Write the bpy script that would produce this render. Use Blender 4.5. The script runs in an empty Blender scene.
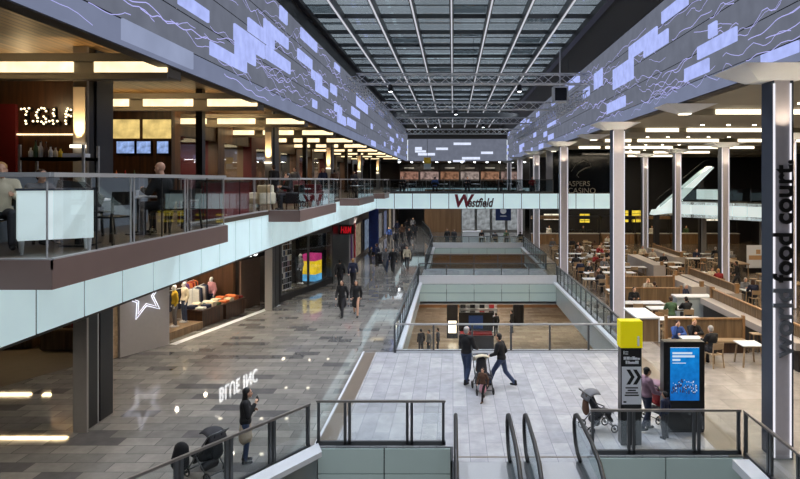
import bpy, bmesh, math, random
from mathutils import Vector, Matrix
R = random.Random(7)
sc = bpy.context.scene
COL = sc.collection
F = 616.0; PX, PY = 453.0, 180.0; EYE = 6.4
Z2, ZC1, ZC2, ZR, Z0 = 5.35, 4.06, 9.0, 13.8, -5.3
XL, XR = -6.2, 7.4
ORD = ['first','second','third','fourth','fifth','sixth','seventh','eighth','ninth','tenth','eleventh','twelfth','thirteenth','fourteenth','fifteenth','sixteenth']

def s2l(c): return tuple((x/12.92 if x <= .04045 else ((x+.055)/1.055)**2.4) for x in c)
def rgb(r, g, b): return s2l((r/255., g/255., b/255.))

# ---------------------------------------------------------------- materials
def new_mat(name):
    m = bpy.data.materials.new(name); m.use_nodes = True
    nt = m.node_tree; nt.nodes.clear()
    out = nt.nodes.new('ShaderNodeOutputMaterial')
    return m, nt, out
def nd(nt, t, **kw):
    n = nt.nodes.new(t)
    for k, v in kw.items(): setattr(n, k, v)
    return n
def mat(name, col, rough=.55, metal=0., var=.12, scale=6., spec=.5, bump=0.):
    """plain surface with a little procedural variation in tone"""
    m, nt, out = new_mat(name)
    b = nd(nt, 'ShaderNodeBsdfPrincipled'); nt.links.new(b.outputs[0], out.inputs[0])
    b.inputs['Roughness'].default_value = rough; b.inputs['Metallic'].default_value = metal
    b.inputs['Specular IOR Level'].default_value = spec
    tc = nd(nt, 'ShaderNodeTexCoord'); nz = nd(nt, 'ShaderNodeTexNoise'); nz.inputs['Scale'].default_value = scale
    nz.inputs['Detail'].default_value = 3
    nt.links.new(tc.outputs['Object'], nz.inputs['Vector'])
    mx = nd(nt, 'ShaderNodeMix', data_type='RGBA')
    mx.inputs[6].default_value = (*[c*(1-var) for c in col], 1); mx.inputs[7].default_value = (*[min(1, c*(1+var)) for c in col], 1)
    nt.links.new(nz.outputs[0], mx.inputs[0]); nt.links.new(mx.outputs[2], b.inputs['Base Color'])
    if bump:
        bp = nd(nt, 'ShaderNodeBump'); bp.inputs['Strength'].default_value = bump
        nt.links.new(nz.outputs[0], bp.inputs['Height']); nt.links.new(bp.outputs[0], b.inputs['Normal'])
    return m
def emit(name, col, strength, var=0., scale=3.):
    m, nt, out = new_mat(name)
    e = nd(nt, 'ShaderNodeEmission'); e.inputs[0].default_value = (*col, 1); e.inputs[1].default_value = strength
    nt.links.new(e.outputs[0], out.inputs[0])
    if var:
        tc = nd(nt, 'ShaderNodeTexCoord'); nz = nd(nt, 'ShaderNodeTexNoise'); nz.inputs['Scale'].default_value = scale; nz.inputs['Detail'].default_value = 4
        nt.links.new(tc.outputs['Object'], nz.inputs['Vector'])
        mp = nd(nt, 'ShaderNodeMapRange'); mp.inputs[1].default_value = .3; mp.inputs[2].default_value = .7
        mp.inputs[3].default_value = strength*(1-var); mp.inputs[4].default_value = strength*(1+var)
        nt.links.new(nz.outputs[0], mp.inputs[0]); nt.links.new(mp.outputs[0], e.inputs[1])
    return m
def backlit(name, col, strength, rough=.25):
    """frosted panel lit from inside"""
    m, nt, out = new_mat(name)
    b = nd(nt, 'ShaderNodeBsdfPrincipled'); nt.links.new(b.outputs[0], out.inputs[0])
    b.inputs['Base Color'].default_value = (*[c*.8 for c in col], 1); b.inputs['Roughness'].default_value = rough
    tc = nd(nt, 'ShaderNodeTexCoord'); nz = nd(nt, 'ShaderNodeTexNoise'); nz.inputs['Scale'].default_value = .8; nz.inputs['Detail'].default_value = 5
    nt.links.new(tc.outputs['Object'], nz.inputs['Vector'])
    mp = nd(nt, 'ShaderNodeMapRange'); mp.inputs[3].default_value = strength*.75; mp.inputs[4].default_value = strength*1.25
    nt.links.new(nz.outputs[0], mp.inputs[0])
    b.inputs['Emission Color'].default_value = (*col, 1); nt.links.new(mp.outputs[0], b.inputs['Emission Strength'])
    return m
def glass(name, tint, refl=.08, rough=.0):
    m, nt, out = new_mat(name)
    t = nd(nt, 'ShaderNodeBsdfTransparent'); t.inputs[0].default_value = (*tint, 1)
    g = nd(nt, 'ShaderNodeBsdfGlossy'); g.inputs['Roughness'].default_value = rough; g.inputs[0].default_value = (.9, .95, 1, 1)
    fr = nd(nt, 'ShaderNodeLayerWeight'); fr.inputs[0].default_value = .5
    pw_ = nd(nt, 'ShaderNodeMath', operation='POWER'); pw_.inputs[1].default_value = 4.5; nt.links.new(fr.outputs['Facing'], pw_.inputs[0])
    ad = nd(nt, 'ShaderNodeMapRange'); ad.inputs[3].default_value = refl; ad.inputs[4].default_value = .6
    nt.links.new(pw_.outputs[0], ad.inputs[0])
    mx = nd(nt, 'ShaderNodeMixShader'); nt.links.new(ad.outputs[0], mx.inputs[0])
    nt.links.new(t.outputs[0], mx.inputs[1]); nt.links.new(g.outputs[0], mx.inputs[2]); nt.links.new(mx.outputs[0], out.inputs[0])
    return m
def tiles(name, cols, pos, w, h, mortar, rough=.12, msize=.012, rot=0., spec=.5, patch=0.):
    """stone tiles: each tile takes its own tone out of a ramp"""
    m, nt, out = new_mat(name)
    b = nd(nt, 'ShaderNodeBsdfPrincipled'); nt.links.new(b.outputs[0], out.inputs[0])
    tc = nd(nt, 'ShaderNodeTexCoord'); mp = nd(nt, 'ShaderNodeMapping'); mp.inputs['Rotation'].default_value = (0, 0, rot)
    nt.links.new(tc.outputs['Object'], mp.inputs[0])
    br = nd(nt, 'ShaderNodeTexBrick'); br.offset = .5; br.inputs['Scale'].default_value = 1
    br.inputs['Brick Width'].default_value = w; br.inputs['Row Height'].default_value = h; br.inputs['Mortar Size'].default_value = msize
    br.inputs['Color1'].default_value = (0, 0, 0, 1); br.inputs['Color2'].default_value = (1, 1, 1, 1); br.inputs['Mortar'].default_value = (.5, .5, .5, 1)
    br.inputs['Mortar Smooth'].default_value = 0
    nt.links.new(mp.outputs[0], br.inputs['Vector'])
    rp = nd(nt, 'ShaderNodeValToRGB'); rp.color_ramp.interpolation = 'CONSTANT'
    el = rp.color_ramp.elements
    while len(el) < len(cols): el.new(.5)
    for i, (c, p) in enumerate(zip(cols, pos)): el[i].position = p; el[i].color = (*c, 1)
    nt.links.new(br.outputs['Color'], rp.inputs[0])
    nz = nd(nt, 'ShaderNodeTexNoise'); nz.inputs['Scale'].default_value = 2.2; nz.inputs['Detail'].default_value = 6; nz.inputs['Roughness'].default_value = .65
    nt.links.new(tc.outputs['Object'], nz.inputs['Vector'])
    mr = nd(nt, 'ShaderNodeMapRange'); mr.inputs[1].default_value = .25; mr.inputs[2].default_value = .75; mr.inputs[3].default_value = .78; mr.inputs[4].default_value = 1.2
    nt.links.new(nz.outputs[0], mr.inputs[0])
    mu = nd(nt, 'ShaderNodeMix', data_type='RGBA', blend_type='MULTIPLY'); mu.inputs[0].default_value = 1
    nt.links.new(rp.outputs[0], mu.inputs[6]); nt.links.new(mr.outputs[0], mu.inputs[7])
    mm = nd(nt, 'ShaderNodeMix', data_type='RGBA'); mm.inputs[7].default_value = (*mortar, 1)
    nt.links.new(br.outputs['Fac'], mm.inputs[0]); nt.links.new(mu.outputs[2], mm.inputs[6])
    nt.links.new(mm.outputs[2], b.inputs['Base Color'])
    rr = nd(nt, 'ShaderNodeMapRange'); rr.inputs[3].default_value = rough*.7; rr.inputs[4].default_value = rough*1.4
    nt.links.new(nz.outputs[0], rr.inputs[0]); nt.links.new(rr.outputs[0], b.inputs['Roughness'])
    b.inputs['Specular IOR Level'].default_value = spec
    return m
def wood(name, c1, c2, axis='X', scale=1.6, rough=.4, plank=.0):
    m, nt, out = new_mat(name)
    b = nd(nt, 'ShaderNodeBsdfPrincipled'); nt.links.new(b.outputs[0], out.inputs[0]); b.inputs['Roughness'].default_value = rough
    tc = nd(nt, 'ShaderNodeTexCoord'); mp = nd(nt, 'ShaderNodeMapping')
    sc_ = {'X': (.25, 4, 4), 'Y': (4, .25, 4), 'Z': (4, 4, .25)}[axis]
    mp.inputs['Scale'].default_value = tuple(v*scale for v in sc_)
    nt.links.new(tc.outputs['Object'], mp.inputs[0])
    nz = nd(nt, 'ShaderNodeTexNoise'); nz.inputs['Scale'].default_value = 1.5; nz.inputs['Detail'].default_value = 5
    nt.links.new(mp.outputs[0], nz.inputs['Vector'])
    rp = nd(nt, 'ShaderNodeValToRGB'); e = rp.color_ramp.elements
    e[0].position = .33; e[0].color = (*c1, 1); e[1].position = .67; e[1].color = (*c2, 1)
    nt.links.new(nz.outputs[0], rp.inputs[0])
    last = rp.outputs[0]
    if plank:
        wv = nd(nt, 'ShaderNodeTexWave', wave_type='BANDS', bands_direction='Y' if axis == 'X' else 'X'); wv.inputs['Scale'].default_value = plank
        nt.links.new(tc.outputs['Object'], wv.inputs['Vector'])
        r2 = nd(nt, 'ShaderNodeValToRGB'); r2.color_ramp.elements[0].position = .02; r2.color_ramp.elements[0].color = (.3, .3, .3, 1); r2.color_ramp.elements[1].position = .14
        nt.links.new(wv.outputs[0], r2.inputs[0])
        mu = nd(nt, 'ShaderNodeMix', data_type='RGBA', blend_type='MULTIPLY'); mu.inputs[0].default_value = 1
        nt.links.new(last, mu.inputs[6]); nt.links.new(r2.outputs[0], mu.inputs[7]); last = mu.outputs[2]
    nt.links.new(last, b.inputs['Base Color'])
    return m

# ---------------------------------------------------------------- mesh builder
class MB:
    def __init__(s): s.v = []; s.f = []; s.m = []
    def add(s, vs, fs, m=0):
        o = len(s.v); s.v += [tuple(v) for v in vs]
        for f in fs: s.f.append([i+o for i in f]); s.m.append(m)
        return s
    def box(s, x0, x1, y0, y1, z0, z1, m=0):
        return s.add([(x0,y0,z0),(x1,y0,z0),(x1,y1,z0),(x0,y1,z0),(x0,y0,z1),(x1,y0,z1),(x1,y1,z1),(x0,y1,z1)],
              [(0,3,2,1),(4,5,6,7),(0,1,5,4),(1,2,6,5),(2,3,7,6),(3,0,4,7)], m)
    def cb(s, cx, cy, cz, sx, sy, sz, m=0, rz=0., rx=0.):
        M = Matrix.Translation((cx, cy, cz)) @ Matrix.Rotation(rz, 4, 'Z') @ Matrix.Rotation(rx, 4, 'X')
        vs = [M @ Vector((a*sx/2, b*sy/2, c*sz/2)) for c in (-1, 1) for a, b in ((-1,-1),(1,-1),(1,1),(-1,1))]
        return s.add(vs, [(0,3,2,1),(4,5,6,7),(0,1,5,4),(1,2,6,5),(2,3,7,6),(3,0,4,7)], m)
    def prism(s, poly, z0, z1, m=0):
        n = len(poly)
        return s.add([(x,y,z0) for x,y in poly]+[(x,y,z1) for x,y in poly],
              [tuple(range(n-1,-1,-1)), tuple(range(n,2*n))]+[(i,(i+1)%n,n+(i+1)%n,n+i) for i in range(n)], m)
    def extr(s, poly3, d, m=0):
        n = len(poly3); d = Vector(d); p = [Vector(q) for q in poly3]
        return s.add(p+[q+d for q in p], [tuple(range(n-1,-1,-1)), tuple(range(n,2*n))]+[(i,(i+1)%n,n+(i+1)%n,n+i) for i in range(n)], m)
    def bar(s, p0, p1, w, h=None, m=0):
        h = h or w; p0 = Vector(p0); p1 = Vector(p1); d = p1-p0
        if d.length < 1e-6: return s
        d.normalize(); up = Vector((0,0,1)) if abs(d.z) < .95 else Vector((0,1,0))
        a = d.cross(up).normalized(); b = a.cross(d).normalized()
        vs = []
        for p in (p0, p1):
            for i, j in ((-1,-1),(1,-1),(1,1),(-1,1)): vs.append(p+a*(i*w/2)+b*(j*h/2))
        return s.add(vs, [(0,1,2,3),(7,6,5,4),(0,4,5,1),(1,5,6,2),(2,6,7,3),(3,7,4,0)], m)
    def tube(s, pts, r, seg=8, m=0, closed=False):
        pts = [Vector(p) for p in pts]; n = len(pts); rs = r if isinstance(r, (list, tuple)) else [r]*n
        vs = []; pa = None
        for i, p in enumerate(pts):
            if closed: d = pts[(i+1)%n]-pts[i-1]
            else: d = pts[min(i+1,n-1)]-pts[max(i-1,0)]
            d.normalize()
            if pa is None:
                up = Vector((0,0,1)) if abs(d.z) < .9 else Vector((0,1,0)); a = d.cross(up).normalized()
            else: a = (pa - d*pa.dot(d)).normalized()
            pa = a; b = a.cross(d)
            vs += [p+a*(rs[i]*math.cos(t*2*math.pi/seg))+b*(rs[i]*math.sin(t*2*math.pi/seg)) for t in range(seg)]
        fs = []
        for i in range(n if closed else n-1):
            j = (i+1) % n
            for t in range(seg): fs.append((i*seg+t, i*seg+(t+1)%seg, j*seg+(t+1)%seg, j*seg+t))
        if not closed: fs += [tuple(range(seg-1,-1,-1)), tuple((n-1)*seg+t for t in range(seg))]
        return s.add(vs, fs, m)
    def lathe(s, prof, cx=0, cy=0, cz=0, seg=16, m=0):
        vs = []; n = len(prof)
        for r, z in prof: vs += [(cx+r*math.cos(t*2*math.pi/seg), cy+r*math.sin(t*2*math.pi/seg), cz+z) for t in range(seg)]
        fs = [(i*seg+t, i*seg+(t+1)%seg, (i+1)*seg+(t+1)%seg, (i+1)*seg+t) for i in range(n-1) for t in range(seg)]
        fs += [tuple(range(seg-1,-1,-1)), tuple((n-1)*seg+t for t in range(seg))]
        return s.add(vs, fs, m)
    def cap(s, p0, p1, r0, r1, seg=10, m=0, ell=1.):
        """tapered limb with round ends (ell flattens it front to back)"""
        p0 = Vector(p0); p1 = Vector(p1); d = (p1-p0); L = d.length; d = d/L if L > 1e-6 else Vector((0,0,1))
        up = Vector((0,1,0)) if abs(d.y) < .9 else Vector((0,0,1)); a = up.cross(d).normalized(); b = d.cross(a)
        rings = [(p0-d*r0*.95, r0*.3)]+[(p0-d*r0*math.cos(t), r0*math.sin(t)) for t in (.7, 1.15)]+[(p0, r0), (p1, r1)]+[(p1+d*r1*math.cos(t), r1*math.sin(t)) for t in (1.15, .7)]+[(p1+d*r1*.95, r1*.3)]
        vs = []
        for c, r in rings: vs += [c+a*(r*math.cos(t*2*math.pi/seg))+b*(r*ell*math.sin(t*2*math.pi/seg)) for t in range(seg)]
        n = len(rings)
        fs = [(i*seg+t, i*seg+(t+1)%seg, (i+1)*seg+(t+1)%seg, (i+1)*seg+t) for i in range(n-1) for t in range(seg)]
        fs += [tuple(range(seg-1,-1,-1)), tuple((n-1)*seg+t for t in range(seg))]
        return s.add(vs, fs, m)
    def ell(s, c, r, seg=14, rings=9, m=0, M=None):
        vs = []; c = Vector(c); M = M or Matrix.Identity(3)
        for i in range(1, rings):
            th = math.pi*i/rings
            for t in range(seg):
                ph = 2*math.pi*t/seg
                vs.append(c+M@Vector((r[0]*math.sin(th)*math.cos(ph), r[1]*math.sin(th)*math.sin(ph), -r[2]*math.cos(th))))
        n = rings-1
        fs = [(i*seg+t, i*seg+(t+1)%seg, (i+1)*seg+(t+1)%seg, (i+1)*seg+t) for i in range(n-1) for t in range(seg)]
        k = len(vs); vs += [c+M@Vector((0,0,-r[2])), c+M@Vector((0,0,r[2]))]
        fs += [(k,(t+1)%seg,t) for t in range(seg)]+[(k+1,(n-1)*seg+t,(n-1)*seg+(t+1)%seg) for t in range(seg)]
        return s.add(vs, fs, m)
    def mesh(s, name, smooth=False):
        me = bpy.data.meshes.new(name); me.from_pydata(s.v, [], s.f); me.update()
        bm = bmesh.new(); bm.from_mesh(me); bmesh.ops.recalc_face_normals(bm, faces=bm.faces); bm.to_mesh(me); bm.free()
        for p, i in zip(me.polygons, s.m): p.material_index = i; p.use_smooth = smooth
        return me
    def build(s, name, mats, parent=None, origin=None, smooth=False, bevel=0.):
        me = s.mesh(name, smooth)
        if origin is not None: me.transform(Matrix.Translation(-Vector(origin)))
        for mm in (mats if isinstance(mats, (list, tuple)) else [mats]): me.materials.append(mm)
        o = bpy.data.objects.new(name, me); COL.objects.link(o)
        if parent is not None: o.parent = parent
        elif origin is not None: o.location = origin
        if bevel:
            bv = o.modifiers.new('bevel', 'BEVEL'); bv.width = bevel; bv.segments = 2; bv.limit_method = 'ANGLE'
        return o

def tag(o, label=None, cat=None, group=None, kind=None):
    if label: o['label'] = label
    if cat: o['category'] = cat
    if group: o['group'] = group
    if kind: o['kind'] = kind
    return o
def struct(name, mb, m, **kw):
    return tag(mb.build(name, m, **kw), kind='structure')
def thing(name, label, cat, loc=(0,0,0), rz=0., group=None):
    o = bpy.data.objects.new(name, None); COL.objects.link(o); o.empty_display_size = .2
    o.location = loc; o.rotation_euler = (0, 0, rz)
    return tag(o, label, cat, group)
def dup(root, loc, rz=0., label=None, group=None, scale=None):
    r = root.copy(); COL.objects.link(r); r.location = loc; r.rotation_euler = (0, 0, rz)
    if scale is not None: r.scale = scale
    if label: r['label'] = label
    if group: r['group'] = group
    for ch in list(root.children):
        c = ch.copy(); COL.objects.link(c); c.parent = r
        for g in list(ch.children):
            d = g.copy(); COL.objects.link(d); d.parent = c
    return r
def setmat(o, m):
    o.material_slots[0].link = 'OBJECT'; o.material_slots[0].material = m
def text_mesh(s, size, ext=.02, shear=0., align='LEFT', bold=0., spacing=1.):
    cu = bpy.data.curves.new('t', 'FONT'); cu.body = s; cu.size = size; cu.extrude = ext; cu.shear = shear; cu.align_x = align; cu.offset = bold; cu.space_character = spacing
    cu.resolution_u = 4
    o = bpy.data.objects.new('t', cu); COL.objects.link(o)
    bpy.context.view_layer.update()
    me = bpy.data.meshes.new_from_object(o.evaluated_get(bpy.context.evaluated_depsgraph_get()))
    bpy.data.objects.remove(o); bpy.data.curves.remove(cu)
    return me
FACE = Matrix.Rotation(math.pi/2, 4, 'X')             # text standing up and facing the camera side (-Y)
def text(name, s, size, m, M, parent=None, **kw):
    me = text_mesh(s, size, **kw); me.transform(M); me.materials.clear(); me.materials.append(m)
    for p in me.polygons: p.material_index = 0
    o = bpy.data.objects.new(name, me); COL.objects.link(o)
    if parent is not None: o.parent = parent
    return o
def recenter(o):
    """put a one-mesh thing's origin at its own base"""
    vs = [v.co for v in o.data.vertices]
    c = Vector((sum(v.x for v in vs)/len(vs), sum(v.y for v in vs)/len(vs), min(v.z for v in vs)))
    o.data.transform(Matrix.Translation(-c)); o.location = c
    return o
def lamp_area(loc, sx, sy, power, col, rot=(0,0,0), name='ceiling_lamp'):
    l = bpy.data.lights.new(name, 'AREA'); l.shape = 'RECTANGLE'; l.size = sx; l.size_y = sy; l.energy = power; l.color = col
    o = bpy.data.objects.new(name, l); COL.objects.link(o); o.location = loc; o.rotation_euler = rot
    return o
def lamp_spot(loc, target, power, col, angle=100, radius=.15, blend=.6, name='spot_lamp'):
    l = bpy.data.lights.new(name, 'SPOT'); l.energy = power; l.color = col; l.spot_size = math.radians(angle); l.spot_blend = blend; l.shadow_soft_size = radius
    o = bpy.data.objects.new(name, l); COL.objects.link(o); o.location = loc
    d = Vector(target)-Vector(loc); o.rotation_euler = d.to_track_quat('-Z', 'Y').to_euler()
    return o
def lamp_point(loc, power, col, radius=.12, name='bulb_lamp'):
    l = bpy.data.lights.new(name, 'POINT'); l.energy = power; l.color = col; l.shadow_soft_size = radius
    o = bpy.data.objects.new(name, l); COL.objects.link(o); o.location = loc
    return o
def fl(px, py, z=0.):
    s = (py-PY)/(EYE-z); return ((px-PX)/s, F/s)
def at(px, py, Y):
    return ((px-PX)*Y/F, EYE-(py-PY)*Y/F)

# ---------------------------------------------------------------- palette
WARM = (1., .72, .38); WARMW = (1., .84, .62); COOL = (.80, .88, 1.)
m_steel = mat('dark_steel', rgb(74, 77, 80), .4, .2, .08)
m_steel_d = mat('black_steel', rgb(30, 31, 33), .4, .3, .08)
m_steel_l = mat('brushed_steel', rgb(178, 178, 180), .4, .35, .06, 20)
m_alu = mat('truss_aluminium', rgb(206, 208, 212), .5, .1, .08)
m_glass = glass('rail_glass', (.93, .95, .95), .025)
m_glass_g = glass('grey_rail_glass', (.80, .84, .84), .03)
m_glass_d = glass('shop_glass', (.93, .94, .94), .03)
m_roofglass = glass('roof_glass', (.44, .46, .475), .03)
m_blind = glass('roof_blind', (.66, .69, .70), .0)
m_white = mat('white_paint', rgb(215, 217, 220), .4, 0, .04)
m_kerb = mat('white_kerb', rgb(205, 208, 214), .35, 0, .06)
m_fascia = mat('grey_fascia_panel', rgb(168, 178, 182), .25, 0, .06, 2)
m_fascia_g = backlit('green_grey_glass_fascia', rgb(172, 190, 188), .16)
m_joint = mat('joint', rgb(34, 40, 44), .5)
m_back = backlit('lit_glass_fascia', rgb(190, 213, 218), .72)
m_brown = mat('brown_cladding', rgb(112, 90, 84), .5, .0, .08, 3)
m_divider = mat('divider_laminate', rgb(176, 166, 158), .45, 0, .08, 3)
m_rail_top = mat('bronze_grey_handrail', rgb(128, 122, 118), .3, .4, .08)
m_darkwall = mat('dark_wall', rgb(34, 32, 34), .45, 0, .2)
m_black = mat('black_panel', rgb(14, 14, 17), .3)
m_wood_d = wood('dark_wood', rgb(44, 28, 20), rgb(78, 50, 32), 'Z')
m_wood_m = wood('oak_slats', rgb(104, 84, 62), rgb(138, 114, 86), 'Z')
m_wood_l = wood('pale_oak', rgb(142, 120, 92), rgb(178, 152, 120), 'X')
m_wood_o = wood('orange_oak', rgb(132, 98, 64), rgb(164, 126, 86), 'Z')
m_ceilwood = wood('ceiling_planks', rgb(84, 64, 36), rgb(140, 110, 66), 'Y', 1., .45, plank=1.6)
m_ceil = mat('beige_ceiling', rgb(150, 142, 124), .7, 0, .06, 1)
m_ceil_d = mat('dark_soffit', rgb(66, 60, 54), .6, 0, .1, 1)
m_beam = mat('grey_brown_beam', rgb(120, 112, 98), .6, 0, .08, 2)
m_lit = emit('warm_lit_panel', (1., .77, .44), 1.9, .35, 1.3)
m_litw = emit('warm_white_lit_panel', (1., .87, .66), 2.4, .12, 1.)
m_strip = emit('white_light_line', (.95, .93, 1.), 1.0)
m_roofstrip = emit('roof_light_line', (.84, .86, .95), .75)
m_down = emit('downlight_disc', (1., .9, .7), 7.)
m_downc = emit('cool_downlight_disc', (.9, .95, 1.), 14.)
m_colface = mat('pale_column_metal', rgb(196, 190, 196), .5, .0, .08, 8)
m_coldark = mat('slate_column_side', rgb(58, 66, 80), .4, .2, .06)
m_colgrey = mat('grey_column', rgb(150, 146, 142), .5, 0, .06)
m_screen = emit('screen_dim', rgb(110, 115, 130), .95, .10, 1.6)
m_screen_l = emit('screen_bottom_band', rgb(122, 130, 156), .95, .08, 1.)
m_screen_p = emit('screen_pale_panel', rgb(150, 160, 190), .95, .08, 1.)
m_squig = emit('screen_scribble', rgb(176, 176, 240), 1.15)
m_patch = emit('screen_bright_block', rgb(166, 178, 236), 1.15, .12, 3.)
m_patchw = emit('screen_white_block', rgb(220, 228, 250), 1.1, .08)
m_red = mat('red_leather', rgb(110, 22, 30), .4)
m_redwall = mat('red_wall', rgb(96, 20, 26), .55)
m_yellow = mat('yellow_sign', rgb(225, 210, 20), .4, 0, .03)
m_signw = mat('sign_white', rgb(226, 228, 234), .5, 0, .02)
m_ink = mat('ink_black', rgb(16, 16, 18), .5, 0, 0)
m_skin = mat('skin', rgb(205, 158, 132), .5, 0, .05, 10)
m_skin_d = mat('dark_skin', rgb(112, 76, 58), .5, 0, .05, 10)
m_rubber = mat('black_rubber', rgb(20, 20, 22), .55)
CL = {k: mat(k.replace(' ', '_')+'_cloth', rgb(*c), .8, 0, .18, 12) for k, c in {
 'black': (20, 20, 24), 'charcoal': (44, 44, 50), 'navy': (30, 36, 62), 'denim': (52, 66, 96), 'grey': (112, 112, 116),
 'beige': (170, 156, 138), 'white': (214, 212, 208), 'pink': (206, 150, 160), 'brown': (88, 60, 44), 'blue': (52, 84, 150), 'red': (150, 36, 40),
 'purple': (96, 60, 110), 'green': (70, 96, 66), 'yellow': (214, 178, 44), 'orange': (206, 110, 60), 'cream': (206, 194, 170), 'mauve': (150, 120, 136)}.items()}
HR = {k: mat(k+'_hair', rgb(*c), .6, 0, .25, 30) for k, c in {'black': (18, 14, 14), 'brown': (60, 38, 26), 'fair': (186, 140, 84), 'grey': (170, 166, 162), 'white': (220, 216, 208)}.items()}
# ================================================================ floors
g = lambda *a: rgb(*a)
m_floorL = tiles('grey_marble_floor', [g(100,99,99), g(124,122,119), g(134,131,127), g(144,141,136)], [0, .13, .42, .74], .9, .45, g(98,97,96), .035, .010, 0, .7)
m_floorP = tiles('pale_plaza_floor', [g(162,163,168), g(168,168,173), g(173,173,177), g(178,178,181)], [0, .2, .5, .8], 1.2, .4, g(140,140,148), .2, .008, math.pi/2)
m_floorR = tiles('beige_food_hall_floor', [g(146,138,130), g(156,148,140), g(164,156,148)], [0, .35, .7], 1.2, 1.2, g(130,122,114), .2, .008)
m_floor0 = tiles('lower_level_floor', [g(150,138,122), g(162,150,134), g(172,160,144)], [0, .35, .7], 1.2, .6, g(130,118,104), .12, .008)
m_floor2 = mat('dark_terrace_floor', rgb(74, 62, 52), .4, 0, .15, 2)
m_band = mat('brown_floor_band', rgb(116, 104, 92), .3, 0, .1, 3)
T = -.35
f = MB()
f.prism([(-34, 2), (-11.57, 2), (-3.3, 14.8), (-3.3, 92), (-34, 92)], T, 0)
f.box(-3.3, -2.1, 22.9, 92, T, 0); f.box(-2.1, 6.4, 58, 92, T, 0)
struct('floor', f, m_floorL)
f = MB(); f.box(-3.3, 6.4, 14.8, 22.9, T, 0); f.box(0, 3.1, 13.0, 14.8, T, 0); f.box(3.1, 6.4, 14.3, 14.8, T, 0); f.box(-2.1, 6.4, 38, 44, T, 0)
struct('floor', f, m_floorP)
f = MB(); f.box(6.4, 6.75, 14.3, 92, T, 0); f.box(6.75, 42, 2, 22.9, T, 0); f.box(6.75, 7.9, 22.9, 92, T, 0)
struct('floor', f, m_floorR)
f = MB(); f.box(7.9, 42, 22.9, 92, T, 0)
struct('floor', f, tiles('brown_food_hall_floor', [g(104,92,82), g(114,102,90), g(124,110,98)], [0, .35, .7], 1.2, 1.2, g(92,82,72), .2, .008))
f = MB(); f.box(-14, 16, 2, 76, Z0-.3, Z0); struct('floor', f, m_floor0)
f = MB(); f.box(-34, XL, -3, 84, Z2-.12, Z2); f.box(-34, 42, 84, 96, Z2-.12, Z2)
for a, b in ((7.9, 14.07), (20.7, 27.1), (33.7, 40.2), (46.3, 49.7)): f.box(XL, -5.16, a+.021, b-.021, Z2-.1, Z2)
f.box(XL, 12.8, 49.72, 53.7, Z2-.12, Z2)
struct('floor', f, m_floor2)
# inlaid floor lines and bands
b = MB(); b.box(-3.36, -3.3, 14.9, 23, 0, .004, 1); b.box(-3.28, -2.86, 14.9, 22.85, 0, .004, 0); b.box(6.25, 6.9, 14.4, 22.85, 0, .004, 0); b.box(6.5, 6.85, 23, 60, 0, .004, 0)
b.box(0.0, 3.1, 14.2, 14.26, 0, .004, 0)
struct('trim_1', b, [m_band, m_kerb])
# landing plates in front of the escalators
b = MB(); b.box(.08, 1.22, 13.02, 13.95, 0, .006); b.box(1.66, 2.72, 13.02, 13.95, 0, .006); struct('trim_2', b, m_steel_l)

# ================================================================ edges of the openings (kerbs + fascias)
def fascia(name, p0, p1, z0, z1, step, m, rows=1, th=.06, jm=None, jw=.03, normal=None):
    """a run of panels between two plan points, with dark joints; thickness goes to the left of p0->p1"""
    p0 = Vector((*p0, 0)); p1 = Vector((*p1, 0)); d = p1-p0; L = d.length; d /= L; nrm = Vector((-d.y, d.x, 0))
    mb = MB(); n = max(1, round(L/step)); ds = L/n
    q = lambda t, z, o: p0+d*t+nrm*o+Vector((0, 0, z))
    def slab(t0, t1, a, c, o0, o1, mi):
        mb.add([q(t0,a,o0), q(t1,a,o0), q(t1,a,o1), q(t0,a,o1), q(t0,c,o0), q(t1,c,o0), q(t1,c,o1), q(t0,c,o1)],
               [(0,3,2,1),(4,5,6,7),(0,1,5,4),(1,2,6,5),(2,3,7,6),(3,0,4,7)], mi)
    slab(0, L, z0, z1, -th*.5, -.0, 1)
    hz = (z1-z0)/rows
    for i in range(n):
        for r in range(rows): slab(i*ds+jw/2, (i+1)*ds-jw/2, z0+r*hz+jw/2, z0+(r+1)*hz-jw/2, 0, th, 0)
    return struct(name, mb, [m, jm or m_joint])
NF = [2]
def trim(): NF[0] += 1; return 'trim_%d' % NF[0]
# opening A (Y 22.9..38) and B (44..58)
for (x0, x1, y0, y1) in ((-2.1, 6.4, 22.9, 38), (-1.9, 6.6, 44, 58)):
    fascia(trim(), (x1, y1), (x0, y1), -1.1 if y1 < 40 else -1.9, -.02, 1.62, m_fascia_g, 2, .05)           # far side, faces the camera
    fascia(trim(), (x0, y1), (x0, y0), -1.25, -.02, 4., m_fascia, 1, .05)              # left side faces +X
    fascia(trim(), (x1, y0), (x1, y1), -1.25, -.02, 7.6, m_fascia, 1, .05)             # right side
    fascia(trim(), (x0, y0), (x1, y0), -1.1, -.02, 1.62, m_fascia_g, 2, .05)
    b = MB()
    b.box(x0+.0, x0+.2, y0, y1, -.02, .1); b.box(x1-.2, x1, y0, y1, -.02, .1)
    b.box(x0, x1, y1, y1+.12, 0, .5); b.box(x0, x1, y0-.1, y0+.12, 0, .08)
    struct(trim(), b, m_kerb)
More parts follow.
